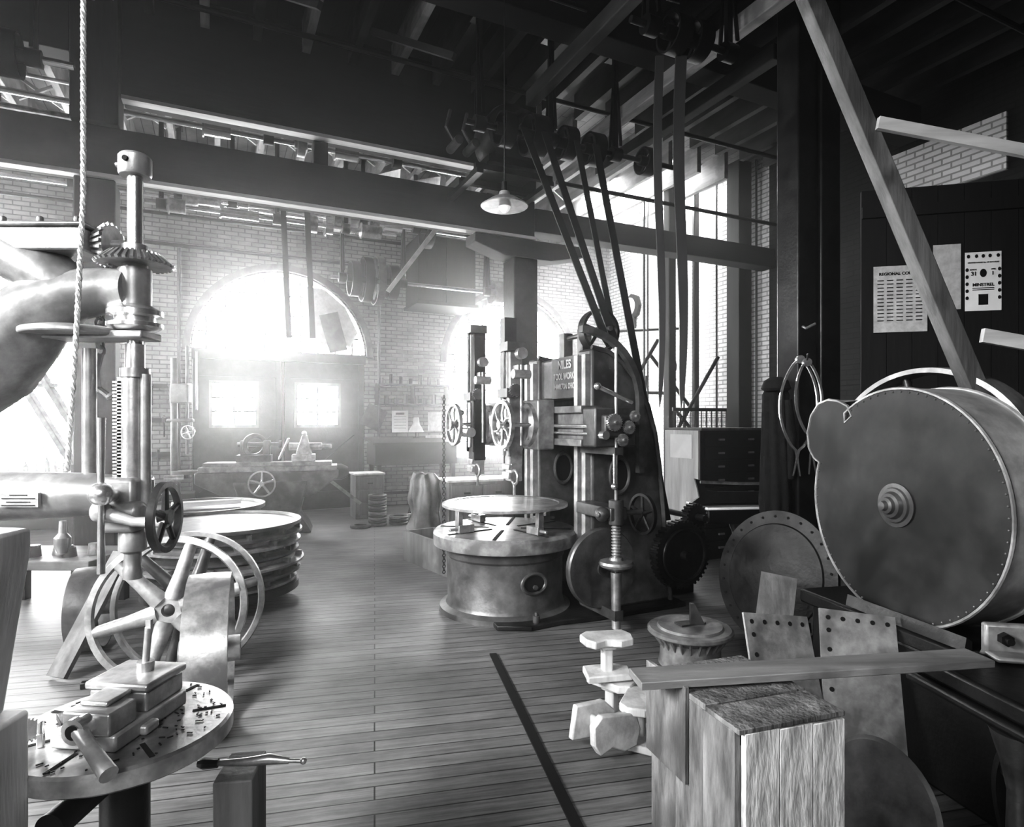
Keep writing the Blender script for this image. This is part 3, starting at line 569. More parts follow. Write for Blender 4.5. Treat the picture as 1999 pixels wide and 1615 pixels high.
G().b(-.065,.065,-.1,.1,0,.46).top('wood_block_post',WM,'upright square wooden post block beside drill table','wood block',(-.98,2.22,0),.15,bev=.006)
e=T('hand_reamer','long steel hand tool with shaped handle on wood post','tool',(-.95,2.2,.463),.05)
G().tube([(-.10,0,.02),(.0,0,.022),(.08,0,.03),(.15,0,.022)],[.010,.015,.019,.01],12).cyl((.15,0,.022),(.19,0,.02),.007).sph((.2,0,.02),.012).out('handle',SM,e)
G().tube([(-.10,0,.02),(-.15,0,.02),(-.17,0,.02)],[.016,.02,.012],8).out('tool_head',D2,e)
e=T('timber_stand','rough pale timber stand made of stacked blocks','timber',(-1.39,1.5,0),.05)
G().b(-.1,.1,-.12,.15,0,.93).out('lower_block',WP,e,bev=.01)
G().xz([(-.1,.93),(.05,.93),(.12,1.36),(.12,1.42),(-.1,1.43)],-.1,.13).out('upper_block',WP,e,bev=.01)
g=G()
def ropeline(g,pts,r=.005,tw=110):
    P=[V(p) for p in pts]; S=[]
    for a,b in zip(P,P[1:]):
        n=max(2,int((b-a).length/.012))
        for i in range(n): S.append(a.lerp(b,i/n))
    S.append(P[-1])
    for ph in (0,2.09,4.19):
        L=0; Q=[]
        for i,p in enumerate(S):
            if i: L+=(p-S[i-1]).length
            a=L*tw+ph; Q.append(p+V((math.cos(a),math.sin(a),0))*r*.8)
        g.tube(Q,r,5)
ropeline(g,[(-1.325,1.9,6.28),(-1.325,1.9,2.4),(-1.345,1.9,2.0),(-1.375,1.9,1.55)])
g.top('hanging_rope',RP,'pale twisted rope hanging from the roof','rope')
g=G(); P=[(-1.44,2.15,2.10-k*.025) for k in range(7)]
for k,p in enumerate(P): g.torus(p,((1,0,0) if k%2 else (0,1,0)),.015,.006,12,6)
g.tube([(-1.44,2.15,1.94),(-1.455,2.15,1.88),(-1.45,2.15,1.82),(-1.41,2.15,1.79),(-1.38,2.15,1.81)],.012,8)
g.top('chain_hook',IL,'short iron chain with hook hanging near drill','hook')
# ---------------- wheels on floor ----------------
def bigwheel(name,label,cat,c,axis,Rr,w,rim,mat,rimmat,ns=6,sr=.028,hub=.07,group=None):
    q=V(axis).normalized().to_track_quat('Z','Y'); e=T(name,label,cat,c,rot=q.to_euler(),group=group)
    G().lathe((0,0,0),(0,0,1),[(Rr-rim,-w/2),(Rr,-w/2+.003),(Rr+.006,0),(Rr,w/2-.003),(Rr-rim,w/2),(Rr-rim*1.3,0)],72,True).out('rim',rimmat,e)
    for i in range(ns):
        a=2*math.pi*i/ns+.25; d=V((math.cos(a),math.sin(a),0)); G().tube([d*hub*.8,d*Rr*.5,d*(Rr-rim)],[sr*1.35,sr,sr*.85],14).out('spoke',mat,e)
    G().lathe((0,0,0),(0,0,1),[(hub*.45,-w*.7),(hub,-w*.7),(hub*1.05,0),(hub,w*.7),(hub*.45,w*.7)],28,True).out('hub',mat,e)
    return e
bigwheel('flywheel','six spoked cast iron pulley wheel leaning on another','wheel',(-2.24,4.02,.475),(.30,-.93,.16),.47,.06,.036,IL,SM,6,.045,.09,'leaning spoked wheels')
bigwheel('flywheel','six spoked cast iron pulley wheel leaning behind another','wheel',(-2.20,4.20,.475),(.30,-.93,.16),.47,.06,.03,IR,IM,6,.04,.09,'leaning spoked wheels')
bigwheel('belt_pulley','wide smooth faced belt pulley standing on the floor','pulley',(-1.68,3.42,.43),(1,.40,.0),.42,.22,.02,IL,SM,6,.03,.07)
bigwheel('belt_pulley','narrow dark belt pulley standing behind the drill','pulley',(-3.15,4.6,.31),(1,.35,.0),.3,.2,.02,IR,IR,5,.022,.05)
e=T('casting_truck','low iron truck with caster wheels carrying ring castings','cart',(-2.73,5.8,0))
G().ring((0,0,.16),(0,0,1),.5,.68,.06).b(-.6,.6,-.05,.05,.12,.17).b(-.05,.05,-.6,.6,.12,.17).out('deck',D2,e)
for a in (.9,2.3,4.0,5.3):
    x,y=.58*math.cos(a),.58*math.sin(a); G().cyl((x-.025,y,.065),(x+.025,y,.065),.065).b(x-.04,x-.03,y-.03,y+.03,.05,.14).b(x+.03,x+.04,y-.03,y+.03,.05,.14).out('caster',IR,e)
z=.19
for k in range(6):
    rr=(.60,.64,.68,.65,.67,.68)[k]; g=G()
    g.lathe((0,0,0),(0,0,1),[(rr-.13,0),(rr-.03,0),(rr+.04,.02),(rr+.04,.04),(rr-.04,.055),(rr-.04,.088),(rr-.13,.088)],56,True)
    for i in range(12):
        a=2*math.pi*i/12+k*.2; g.box(((rr-.01)*math.cos(a),(rr-.01)*math.sin(a),.06),(.06,.03,.05),(0,0,a))
    g.top('ring_casting',IR if k%2 else IM,'rough ring shaped iron casting with lugs, stacked','casting',(-2.73+random.uniform(-.03,.03),5.8,z),k,group='stacked ring castings'); z+=.09
G().lathe((0,0,0),(0,0,1),[(0,0),(.64,0),(.70,.01),(.7,.04),(.66,.045),(.65,.02),(0,.012)],64).top('round_tray',IR,'wide round iron pan lying on stacked castings','pan',(-2.73,5.8,z+.002))
e=T('ring_stack','round iron rings stacked on the shop floor','casting',(-3.55,7.05,0))
for k in range(7): G().ring((0,0,.05+k*.1),(0,0,1),.45,.62+.02*(k%2),.09).out('ring',IR,e)
G().lathe((0,0,.7),(0,0,1),[(0,0),(.64,0),(.67,.02),(.67,.06),(.64,.06),(.63,.03),(0,.03)],56).out('top_plate',IR,e)
G().b(-.35,.35,-.06,.06,0,.05).top('wood_offcut',WPX,'short pale board lying on stacked rings','board',(-3.45,6.95,.765),.55)
G().bar((-3.0,4.05,.02),(-2.85,4.5,.75),.16,.03).top('leaning_plank',WM,'rough wooden plank leaning beside castings','plank')
e=T('floor_bench','low dark workbench with oily parts','bench',(-4.1,5.6,0))
G().b(-.7,.45,-.3,.4,.42,.5).out('bench_top',WMX,e,bev=.008)
for x in (-.6,.35):
    for y in (-.22,.32): G().b(x-.04,x+.04,y-.04,y+.04,0,.42).out('leg',BW,e)
for k in range(6):
    G().lathe((0,0,0),(0,0,1),[(0,0),(.06,0),(.05,.06+.02*(k%3)),(.03,.1),(0,.1)],16).top('small_fitting',SM if k%2 else D2,'small iron fitting lying on the low bench','fitting',(-4.6+k*.16,5.5+.1*(k%2),.502),group='fittings on low bench')
g=G(); g.lathe((0,0,0),(0,0,1),[(0,0),(.16,0),(.17,.05),(.1,.09),(.08,.2),(.12,.25),(0,.25)],28); g.top('pipe_flange',IR,'grey flanged pipe casting standing on the floor','casting',(-2.15,2.95,0))
G().box((0,0,.02),(.12,.05,.04)).top('iron_block',D2,'small dark iron block on the floor','block',(-2.7,3.95,0),.4,bev=.005)
# ---------------- background machines ----------------
e=T('grinding_machine','long bed grinding machine with handwheel near doors','grinding machine',(-3.75,9.6,0),TH*.6)
G().xz([(-.55,0),(.6,0),(.55,.12),(.42,.3),(.55,.8),(-.52,.8),(-.38,.3),(-.5,.12)],-.3,.3).out('pedestal',IR,e,bev=.02)
G().xz([(-1.05,.78),(-.6,.55),(.6,.55),(1.0,.85),(1.0,.95),(-1.05,.95)],-.25,.25).out('bed',IR,e,bev=.015)
G().b(-1.0,.98,-.27,.22,.95,1.03).b(-.95,.9,-.2,.15,1.03,1.09).out('table',IM,e,bev=.008)
G().wheel((-.1,-.38,.78),(0,-1,0),.2,.03,.024,.04,5,.016).cyl((-.1,-.42,.78),(-.1,-.2,.78),.025).out('hand_wheel',ST,e)
G().b(-.5,.0,-.15,.15,1.09,1.2).b(-.45,-.35,-.08,.08,1.2,1.42).b(-.12,-.02,-.08,.08,1.2,1.42).cyl((-.5,0,1.36),(.1,0,1.36),.035).ring((-.25,0,1.34),(.5,-1,0),.12,.19,.05).cyl((.1,0,1.36),(.15,0,1.36),.06).out('head_stock',IR,e,bev=.008)
G().b(.3,.65,-.12,.12,1.09,1.2).cyl((.25,0,1.32),(.75,0,1.32),.06).cyl((.7,0,1.32),(.9,0,1.32),.035).xz([(.35,1.2),(.45,1.5),(.52,1.5),(.6,1.2)],-.08,.08).sph((.48,0,1.53),.04).out('wheel_head',SM,e,bev=.01)
for s in (-1,1): G().cyl((.1,s*.05,1.12),(.25,s*.05,1.45),.014).out('lever',ST,e)
G().lathe((.85,.1,.9),(1,0,0),[(0,0),(.1,0),(.13,.05),(.13,.2),(.08,.3),(0,.3)],20).out('end_drum',D2,e)
G().bar((.75,.2,.85),(1.35,.3,.35),.08,.05).out('brace_arm',IM,e)
e=T('engine_lathe','low dark lathe with stepped pulleys','lathe',(-5.1,8.6,0),TH)
G().b(-.5,.6,-.2,.2,.55,.7).b(-.45,-.3,-.18,.18,0,.55).b(.4,.55,-.18,.18,0,.55).out('bed',D2,e,bev=.01)
G().lathe((-.45,0,.85),(1,0,0),[(0,0),(.15,0),(.15,.1),(.12,.1),(.12,.2),(.09,.2),(.09,.3),(0,.3)],24).b(-.5,-.1,-.12,.12,.7,.82).out('head_stock',IR,e)
G().b(.1,.35,-.22,.22,.7,.8).cyl((.2,0,.9),(.45,0,.9),.05).b(.2,.3,-.05,.05,.8,.88).out('carriage',SM,e)
e=T('bench_drill','slim column drilling machine by the wall','drill press',(-5.25,9.55,0))
G().cyl((0,0,0),(0,0,2.7),.05).cyl((0,0,0),(0,0,.1),.25).out('column',IR,e)
G().b(-.03,.25,-.08,.08,2.0,2.3).cyl((.2,0,1.2),(.2,0,2.9),.025).b(-.1,.3,-.05,.05,1.7,1.76).out('head',IR,e,bev=.02)
G().cyl((.2,0,.9),(.2,0,.95),.22).b(-.02,.2,-.04,.04,.84,.9).out('work_table',IR,e)
G().cyl((.35,0,1.9),(.35,0,2.8),.015).out('feed_rod',ST,e); G().wheel((.28,-.12,1.55),(0,-1,0),.11,.02,.015,.02,4,.008).cyl((.28,-.12,1.55),(.2,0,1.55),.012).out('hand_wheel',ST,e)
e=T('inclined_belt_guard','slotted inclined iron guard frame behind drill','frame',(-5.2,6.6,0))
G().bar((-.45,0,2.75),(.55,0,1.15),.08,.06,(0,1,0)).out('side_rail',IM,e,bev=.008); G().bar((-.25,0,2.85),(.75,0,1.25),.08,.06,(0,1,0)).out('side_rail',IM,e,bev=.008)
G().bar((-.4,0,2.85),(-.3,0,2.75),.1,.05,(0,1,0)).bar((.0,0,2.1),(.3,0,2.1),.06,.04,(0,1,0)).out('cross_plate',IR,e); G().b(.5,.7,-.05,.05,0,1.25).out('foot_post',IR,e)
e=T('window_bench','dark workbench under the window','bench',b2w(-2.9,11.7,0),TH)
G().b(-1.2,1.0,-.35,.5,.86,.93).out('bench_top',WMX,e)
G().b(-1.15,.95,.3,.45,0,.86).b(.8,.95,-.3,.3,0,.86).b(-1.15,-1.0,-.3,.3,0,.86).b(-1.1,.9,-.3,.3,.3,.34).out('bench_frame',BW,e)
def bottle(loc,h,r,i):
    G().lathe((0,0,0),(0,0,1),[(0,0),(r,0),(r,h*.6),(r*.4,h*.75),(r*.35,h*.97),(r*.45,h),(0,h)],18).top('bottle',D2 if i%2 else SM,'small glass bottle on the window bench','bottle',loc,group='bottles on the window bench')
for i in range(9): bottle(b2w(-2.95+i*.12,11.45+.05*(i%3),.932),.18+.04*(i%3),.035,i)
e=T('writing_desk','tall dark standing desk with sloped top','desk',b2w(3.5,11.9,0),TH)
G().xz([(-.82,.88),(.82,.88),(.82,1.3),(-.82,1.3)],-.35,.4).out('desk_body',BWX,e,bev=.008)
G().box((0,.03,1.34),(1.75,.85,.035),(.1,0,0)).out('sloped_top',BWX,e)
for x in (-.74,.74):
    for y in (-.3,.34): G().b(x-.04,x+.04,y-.04,y+.04,0,.88).out('leg',BW,e)
G().b(-.74,.74,.32,.36,.25,.3).out('stretcher',BW,e)
e=T('desk_lamp','pale conical shaded lamp standing on the desk','lamp',b2w(3.64,12.1,1.385),TH)
G().lathe((0,0,.12),(0,0,1),[(.16,0),(.12,.08),(.07,.16),(.05,.3),(.0,.3)],24).out('lamp_shade',CW,e)
G().cyl((0,0,0),(0,0,.25),.015).cyl((0,0,0),(0,0,.02),.07).out('lamp_stem',IR,e)
G().b(-.14,.14,-.1,.1,0,.05).top('ledger_book',PG,'closed ledger book lying on the desk','book',b2w(4.0,12.05,1.385),TH+.2)
e=T('stool','round wooden stool with bent iron legs','stool',b2w(3.35,11.0,0),TH)
G().lathe((0,0,.66),(0,0,1),[(0,0),(.17,0),(.18,.02),(.17,.045),(0,.045)],28).out('seat',D2,e)
for k in range(4):
    a=k*math.pi/2+.4; G().tube([(.08*math.cos(a),.08*math.sin(a),.66),(.12*math.cos(a),.12*math.sin(a),.4),(.24*math.cos(a),.24*math.sin(a),0)],.018,8).out('leg',DK,e)
G().torus((0,0,.28),(0,0,1),.155,.013).cyl((0,0,.35),(0,0,.66),.02).out('foot_ring',DK,e)
def cab(name,label,loc,rz,w,d,h,rows,cols,body,front,topm,knob=DK):
    e=T(name,label,'cabinet',loc,rz)
    G().b(-w/2,w/2,-d/2,d/2,.0,h-.03).out('cabinet_body',body,e,bev=.004)
    G().b(-w/2-.02,w/2+.02,-d/2-.02,d/2+.01,h-.03,h).out('cabinet_top',topm,e,bev=.004)
    dw=(w-.06)/cols; dh=(h-.12)/rows
    for i in range(cols):
        for j in range(rows):
            x=-w/2+.03+dw*(i+.5); z=.06+dh*(j+.5)
            dr=G().b(x-dw/2+.012,x+dw/2-.012,-d/2-.016,-d/2,z-dh/2+.01,z+dh/2-.01).out('drawer',front,e,bev=.003)
            for q in ((-.25,.25) if cols==1 and w>1 else (0,)):
                k=G().b(-.045,.045,-.02,0,-.012,.012).out('drawer_pull',knob,dr); k.location=(q,-.018,0)
    return e
cab('small_cabinet','small pale wooden cabinet standing on the floor',(-2.62,11.1,0),TH,.5,.5,.8,3,1,WM,WM,WP)
cab('drawer_chest','low wooden bench cabinet with drawers',(-.52,9.1,0),TH*.8,1.0,.55,.88,3,2,WM,WM,WP)
g=G(); g.lathe((0,0,0),(0,0,1),[(0,0),(.24,0),(.25,.2),(.22,.4),(.24,.6),(.21,.75),(.22,.88),(.16,.97),(.08,1.0),(0,.99)],72,fold=.14,nf=7,sy=.6,sx=.9); o=g.top('draped_cloth',IR,'crumpled grey cloth heaped beside the low cabinet','cloth',(-1.25,8.85,0))
tx=bpy.data.textures.new('cloth_lumps','CLOUDS'); tx.noise_scale=.18; md=o.modifiers.new('lumps','DISPLACE'); md.texture=tx; md.strength=.16; md.mid_level=.5
e=T('timber_trough','low wooden timber trough on the floor','trough',(-.85,7.3,0),-.95)
for y in (-.22,.18): G().b(-.55,.55,y,y+.04,0,.36).out('side_board',WM,e)
for x in (-.55,.51): G().b(x,x+.04,-.18,.18,0,.36).out('end_board',WM,e)
G().b(-.5,.5,-.18,.18,0,.04).out('bottom_board',WM,e)
for (x,y,n,rr) in ((-2.22,10.15,11,.15),(-2.45,9.95,1,.17),(-1.9,10.3,3,.16),(-1.55,10.5,2,.15)):
    for k in range(n): G().lathe((0,0,0),(0,0,1),[(rr*.6,0),(rr*.95,0),(rr,.01),(rr,.035),(rr*.95,.045),(rr*.6,.045)],32,True).top('pulley_blank',D2 if k%2 else IR,'small dark iron ring blank stacked on the floor','ring',(x,y,.001+k*.047),k,group='stacked iron ring blanks')
G().bar((-2.2,10.9,.03),(-.9,11.6,.03),.1,.05).top('floor_plank',WPX,'pale plank lying on the floor by the wall','plank')
G().bar((-1.6,10.8,.03),(-.6,11.1,.03),.25,.05).top('floor_plank',WPX,'broad pale plank lying on the floor','plank')
e=T('wall_shelf','dark wall shelf crowded with small parts','shelf',b2w(3.63,VB-.15,2.05),TH)
G().b(-.75,.75,-.13,.13,0,.03).b(-.75,.75,-.13,.13,.4,.43).b(-.75,-.72,-.13,.13,0,.43).b(.72,.75,-.13,.13,0,.43).b(-.01,.01,-.13,.13,0,.43).out('shelf_board',BW,e)
for i in range(14):
    x=-.65+i*.1; z=2.082 if i%2 else 2.482
    G().cyl((0,0,0),(0,0,.12+.04*(i%3)),.04+.008*(i%2),seg=12).top('parts_can',DK if i%3 else D2,'small dark tin can on the wall shelf','can',b2w(3.63+x,VB-.16,z),group='tin cans on wall shelf')
def sheet(loc,rz,w,h,label,mat=PA,name='wall_notice',tilt=0):
    e=T(name,label,'poster',loc,rot=(0,tilt,rz)); G().b(-w/2,w/2,-.004,0,-h/2,h/2).out('sheet',mat,e); return e
sh=sheet(b2w(3.4,VB-.012,1.72),TH,.34,.45,'printed calendar sheet pinned to brick wall')
for k in range(5): G().b(-.13,.13,-.007,-.005,.1-k*.06,.106-k*.06).out('printed_line',INK,sh)
G().b(-.09,.09,-.007,-.005,.14,.18).out('printed_heading',INK,sh)
sheet(b2w(4.15,VB-.012,1.72),TH,.3,.4,'aged paper notice on the brick wall',PG)
sheet(b2w(2.85,VB-.04,1.8),TH,.42,.45,'grey cardboard sign hanging askew on wall',IR,'cardboard_sign',.45)
# ---------------- right: cabinet, sink ----------------
cu,cv=2.33*C+7.55*Sn,-2.33*Sn+7.55*C
cab('tool_cabinet','tall dark chest of small drawers with metal pulls',b2w(cu+.55,cv+.31,0),TH,1.1,.62,1.63,9,1,BW,BW,WM,IL)
e=T('side_panel','pale pine panel standing against the drawer chest','panel',b2w(cu-.04,cv+.31,0),TH)
G().b(-.015,.015,-.31,.31,0,1.6).out('panel_board',WP,e)
G().b(-.02,-.016,-.2,.2,1.25,1.55).out('paper_notice',PA,e)
SK=T('wash_trough','white enamelled wash trough with scrolled back','sink',(2.46,6.2,0),.12)
G().b(-.62,.75,-.25,.25,.72,.75).b(-.62,.75,-.25,-.21,.75,.86).b(-.62,-.58,-.21,.21,.75,.86).b(.71,.75,-.21,.21,.75,.86).b(-.62,.75,.21,.25,.75,.86).out('basin',DK,SK,bev=.015)
G().b(-.58,.71,-.21,.21,.75,.84).b(-.64,.77,-.27,-.23,.86,.885).b(-.64,-.6,-.23,.23,.86,.885).out('enamel_lining',EN,SK,bev=.01)
G().xz([(-.6,.86),(.75,.86),(.75,.98),(-.3,.98),(-.42,1.0),(-.48,1.1),(-.55,1.12),(-.52,1.02),(-.5,.93)],.21,.24).out('back_splash',D2,SK)
G().tube([(-.52,.15,1.09),(-.1,.15,1.07),(.7,.15,1.06)],.016).out('pipe',SM,SK)
for x in (-.18,.6): G().lathe((x,0,0),(0,0,1),[(0,0),(.1,0),(.1,.04),(.07,.08),(.065,.6),(.09,.66),(.1,.72),(0,.72)],40,fold=.06,nf=10).out('fluted_leg',IR,SK)
e=T('work_coat','long dark work coat and cap hung on timber post','coat',(2.36,5.50,0))
G().lathe((0,0,0),(0,0,1),[(.02,.75),(.13,.76),(.15,1.0),(.135,1.4),(.125,1.75),(.12,1.95),(.07,2.05),(0,2.07)],64,fold=.12,nf=8,sx=.9,sy=.6).out('coat_body',CL,e)
G().lathe((-.02,-.05,0),(0,0,1),[(0,1.98),(.10,1.98),(.125,2.0),(.10,2.07),(.05,2.10),(0,2.105)],32).out('cap',CL,e)
G().tube([(.08,-.04,1.90),(.11,-.05,1.6),(.10,-.04,1.2)],[.045,.05,.045],12).out('sleeve',CL,e)
q=V((-.82,-.5,.22)).normalized().to_track_quat('Z','Y')
e=T('manhole_cover','round riveted iron cover plate leaning on the post','cover',(2.02,4.75,.51),rot=q.to_euler())
G().lathe((0,0,0),(0,0,1),[(0,-.03),(.51,-.03),(.51,0),(.41,.0),(.4,.01),(.0,.035)],72).out('cover_plate',D2,e)
for k in range(26):
    a=2*math.pi*k/26; G().cyl((.465*math.cos(a),.465*math.sin(a),-.001),(.465*math.cos(a),.465*math.sin(a),.004),.010,seg=12).out('bolt_hole',VOID,e)
G().bar((1.74,4.18,.02),(1.92,4.42,.6),.24,.03,(.93,-.3,0)).top('leaning_board',WM,'short rough board leaning against iron cover','board')
e=T('flanged_drum','flanged cast iron drum with ribbed rim','drum',(1.26,4.35,0))
G().lathe((0,0,0),(0,0,1),[(0,0),(.22,0),(.21,.05),(.205,.17),(.24,.2),(.24,.21),(0,.21)],48).out('drum_body',IM,e)
g=G()
for k in range(24):
    a=2*math.pi*k/24; g.tube([(.2*math.cos(a),.2*math.sin(a),.12),(.255*math.cos(a),.255*math.sin(a),.215)],[.006,.014],6)
g.out('ribs',IM,e)
G().lathe((0,0,.215),(0,0,1),[(0,0),(.285,0),(.295,.01),(.295,.03),(.28,.04),(.23,.04),(.22,.055),(0,.055)],56).out('flange',IM,e)
G().bar((-.09,-.02,.276),(.1,.05,.276),.09,.012,(.3,-.9,0)).xz([(0,.272),(.1,.272),(.03,.42),(.0,.42)],-.02,.02).out('angle_bracket',IR,e)
def ped(loc,rot,label):
    e=T('pedestal_casting',label,'casting',loc,rot=rot,group='stacked pedestal castings')
    G().xy([(-.14,-.05),(-.1,-.1),(-.03,-.07),(.05,-.1),(.13,-.08),(.15,0),(.12,.08),(-.1,.09),(-.15,.04)],.19,.235).out('top_flange',WP,e,bev=.008)
    G().b(-.03,.03,-.03,.03,.03,.19).b(-.045,.045,-.045,.045,.16,.19).out('stem',WP,e,bev=.01)
    G().xy([(-.14,-.09),(.12,-.09),(.14,.03),(.06,.09),(-.12,.08)],0,.04).out('foot_plate',WP,e,bev=.008); return e
a=ped((.54,3.5,.255),(0,0,.2),'pale pedestal casting standing on top of stack')
dup(a,(.57,3.52,.01),(0,0,2.4),'pale pedestal casting at bottom of stack')
dup(a,(.68,3.28,.0),(0,0,1.2),'pale pedestal casting standing beside the stack')
dup(a,(.42,3.30,.12),(1.5,.1,.5),'pale pedestal casting lying on its side')
BX=T('wooden_box','weathered tall board box with rough plank sides','box',(.65,1.75,0),math.radians(18))
G().b(0,.36,0,.45,0,.78).out('box_core',WM,BX)
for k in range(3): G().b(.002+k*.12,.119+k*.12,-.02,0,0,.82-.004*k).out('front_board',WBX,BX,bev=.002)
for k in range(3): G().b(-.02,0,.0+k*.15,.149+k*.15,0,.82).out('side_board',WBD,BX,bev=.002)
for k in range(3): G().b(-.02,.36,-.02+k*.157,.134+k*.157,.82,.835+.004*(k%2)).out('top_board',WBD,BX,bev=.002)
G().b(-.035,-.02,.22,.46,.55,.86).out('corner_board',WBD,BX,bev=.002)
G().bar((.40,2.0,.865),(1.66,2.18,.865),.12,.026).top('long_plank',WMX,'long worn plank laid across wooden box','plank',bev=.003)
def plate(name,c,rot,w,h,label,mat=IL):
    e=T(name,label,'plate',c,rot=rot)
    G().b(-w/2,w/2,-.006,.006,0,h).out('plate_sheet',mat,e)
    for k in range(5):
        G().cyl((-w/2+.04+k*(w-.08)/4,-.008,h-.04),(-w/2+.04+k*(w-.08)/4,.008,h-.04),.011,seg=14).out('bolt_hole',VOID,e)
        G().cyl((-w/2+.04,-.008,h-.1-k*.09),(-w/2+.04,.008,h-.1-k*.09),.011,seg=14).out('bolt_hole',VOID,e)
    return e
plate('perforated_plate',(1.28,2.65,.0),(-.42,.15,.3),.38,.84,'pale riveted iron plate leaning beside wooden box',SM)
plate('perforated_plate',(1.60,2.75,.0),(-.38,.1,-.1),.36,.82,'pale riveted iron plate leaning against machine base',IM)
q=V((-.9,-.35,.1)).normalized().to_track_quat('Z','Y')
e=T('disc_cover','round sheet disc standing on the floor','disc',(1.42,2.36,.24),rot=q.to_euler())
G().lathe((0,0,0),(0,0,1),[(0,-.01),(.22,-.01),(.235,0),(.22,.01),(0,.012)],48).out('disc_plate',IR,e)
e=T('scrap_pile','dark iron hooked scrap plates piled together','scrap',(1.78,3.9,0),.4)
G().box((0,0,.22),(.35,.03,.42),(-.3,.2,0)).out('scrap_plate',D2,e)
G().torus((-.1,-.15,.2),(.8,-.5,.2),.14,.02).out('scrap_ring',IR,e); G().box((.15,-.12,.2),(.22,.03,.36),(-.4,-.3,.2)).out('scrap_plate',D2,e)
# ---------------- blower ----------------
Rb=.585; zc=1.285
BL=T('blower','large riveted sheet iron blower with scroll casing','blower',(1.93,3.08,0),math.radians(12))
P=[]
for i in range(66):
    a=math.radians(127-5*i); P.append((-Rb*math.cos(a),zc+Rb*math.sin(a)))
sn=[(.60,1.49),(.645,1.55),(.655,1.64),(.625,1.74),(.56,1.81),(.48,1.83),(.40,1.82),(.33,1.79),(.30,1.735),(.35,1.70)]
out=P+sn
def yz(g,pts,x0,x1):
    M=Matrix(((0,0,1,x0),(1,0,0,0),(0,1,0,0),(0,0,0,1))); return g.prism(pts,M,x1-x0)
def shrink(pts,k): return [(y*k,zc+(z-zc)*k) for y,z in pts]
yz(G(),out,.015,.28).out('casing_band',BAND,BL)
yz(G(),shrink(out,.985),-.006,.016).out('face_plate',DISC,BL)
G().tube([(-.002,y,z) for y,z in out],.009,6,closed=True).out('flange_edge',IM,BL)
for i in range(0,len(P),1):
    y,z=shrink([P[i]],.97)[0]; G().sph((-.007,y,z),.0055,seg=8).out('rivet',IR,BL)
G().tube([(.28,y,z) for y,z in out],.012,6,closed=True).out('back_flange',BAND,BL)
G().lathe((-.005,0,zc),(-1,0,0),[(0,0),(.11,0),(.11,.008),(.09,.012),(.085,.022),(.07,.026),(.06,.045),(.045,.05),(.04,.066),(.026,.072),(.02,.09),(0,.095)],36).out('hub_cap',IR,BL)
G().b(-.02,.55,-.7,.6,.0,.62).b(-.06,.55,-.75,.66,.62,.70).out('pedestal',DK,BL,bev=.015)
G().xz([(-.06,.62),(.0,.62),(.0,.74),(-.03,.76)],-.4,.3).out('base_flange',D2,BL)
e=T('bolted_bracket','pale iron bracket with two large bolts','bracket',(1.92,2.33,.815),-.2)
G().b(-.12,.12,-.02,.02,0,.12).b(-.12,.12,-.1,.02,0,.02).out('bracket_plate',IM,e,bev=.01)
for x in (-.06,.06): G().cyl((x,-.02,.07),(x,-.05,.07),.024,seg=6).cyl((x,-.05,.07),(x,-.07,.07),.013).out('bolt',DK,e)
e=T('machine_stand','dark iron machine stand with round column leg','machine stand',(1.95,2.02,0),.1)
G().b(-.36,.5,-.12,.4,.74,.81).b(-.38,.5,-.14,.42,.70,.74).out('stand_top',DK,e,bev=.015)
G().lathe((-.30,.0,0),(0,0,1),[(0,0),(.1,0),(.1,.05),(.05,.12),(.04,.5),(.06,.6),(.09,.70),(0,.70)],28).out('column_leg',D2,e)
G().lathe((-.40,-.40,0),(0,0,1),[(0,0),(.05,0),(.03,.03),(.025,.55),(.045,.6),(0,.6)],24).out('bright_leg',ST,e)
G().b(.35,.45,-.1,.38,0,.70).out('side_leg',DK,e,bev=.01)
G().wheel((-.12,.1,.32),(1,-.3,0),.26,.05,.03,.05,5,.018).out('driving_wheel',DK,e)
G().lathe((.15,-.02,.81),(0,0,1),[(0,0),(.1,0),(.11,.015),(.07,.03),(.07,.05),(0,.05)],32).out('round_boss',IR,e)
bigwheel('belt_pulley','large spoked belt pulley mounted behind the blower','pulley',b2w(4.05,2.35,1.42),(C,Sn,0),.62,.2,.03,D2,IL,6,.03,.08)
bigwheel('belt_pulley','dark spoked belt pulley beside the larger pulley','pulley',b2w(4.35,2.35,1.42),(C,Sn,0),.5,.12,.03,DK,DK,6,.03,.08)
G().cyl(b2w(3.85,2.35,1.42),b2w(5.4,2.35,1.42),.034).top('pulley_axle',SM,'steel axle carrying belt pulleys behind blower','axle')
G().b(-.15,.15,-.15,.15,0,1.36).top('axle_pedestal',DK,'dark iron pedestal carrying the pulley axle','pedestal',b2w(4.75,2.35,0),TH,bev=.02)
e=T('roof_brace','sawn timber diagonal brace rising to the roof','timber brace',(3.5,3.6,0))
G().bar((.0,0,.02),(-2.63,0,6.25),.10,.10,(0,1,0)).out('diagonal',WM,e,bev=.004)
G().bar((-1.4,-.07,3.42),(-.35,-.07,3.22),.03,.07,(0,1,0)).out('upper_rail',WPX,e)
G().bar((-.80,-.07,2.2),(-.35,-.07,2.12),.03,.08,(0,1,0)).out('lower_rail',WPX,e)
G().b(-.36,-.28,-.05,.05,0,4.2).out('upright',BW,e)
pd=V((1.9,-.45,0)).normalized(); pr=math.atan2(pd.y,pd.x)
e=T('board_partition','dark board partition wall with posters pinned','partition',(3.1,5.45,0),pr)
for k in range(10): G().b(.0+k*.2,.195+k*.2,0,.04,0,3.75).out('board',BW,e)
for z in (1.85,3.5): G().b(0,2,-.03,0,z,z+.1).out('batten',BW,e)
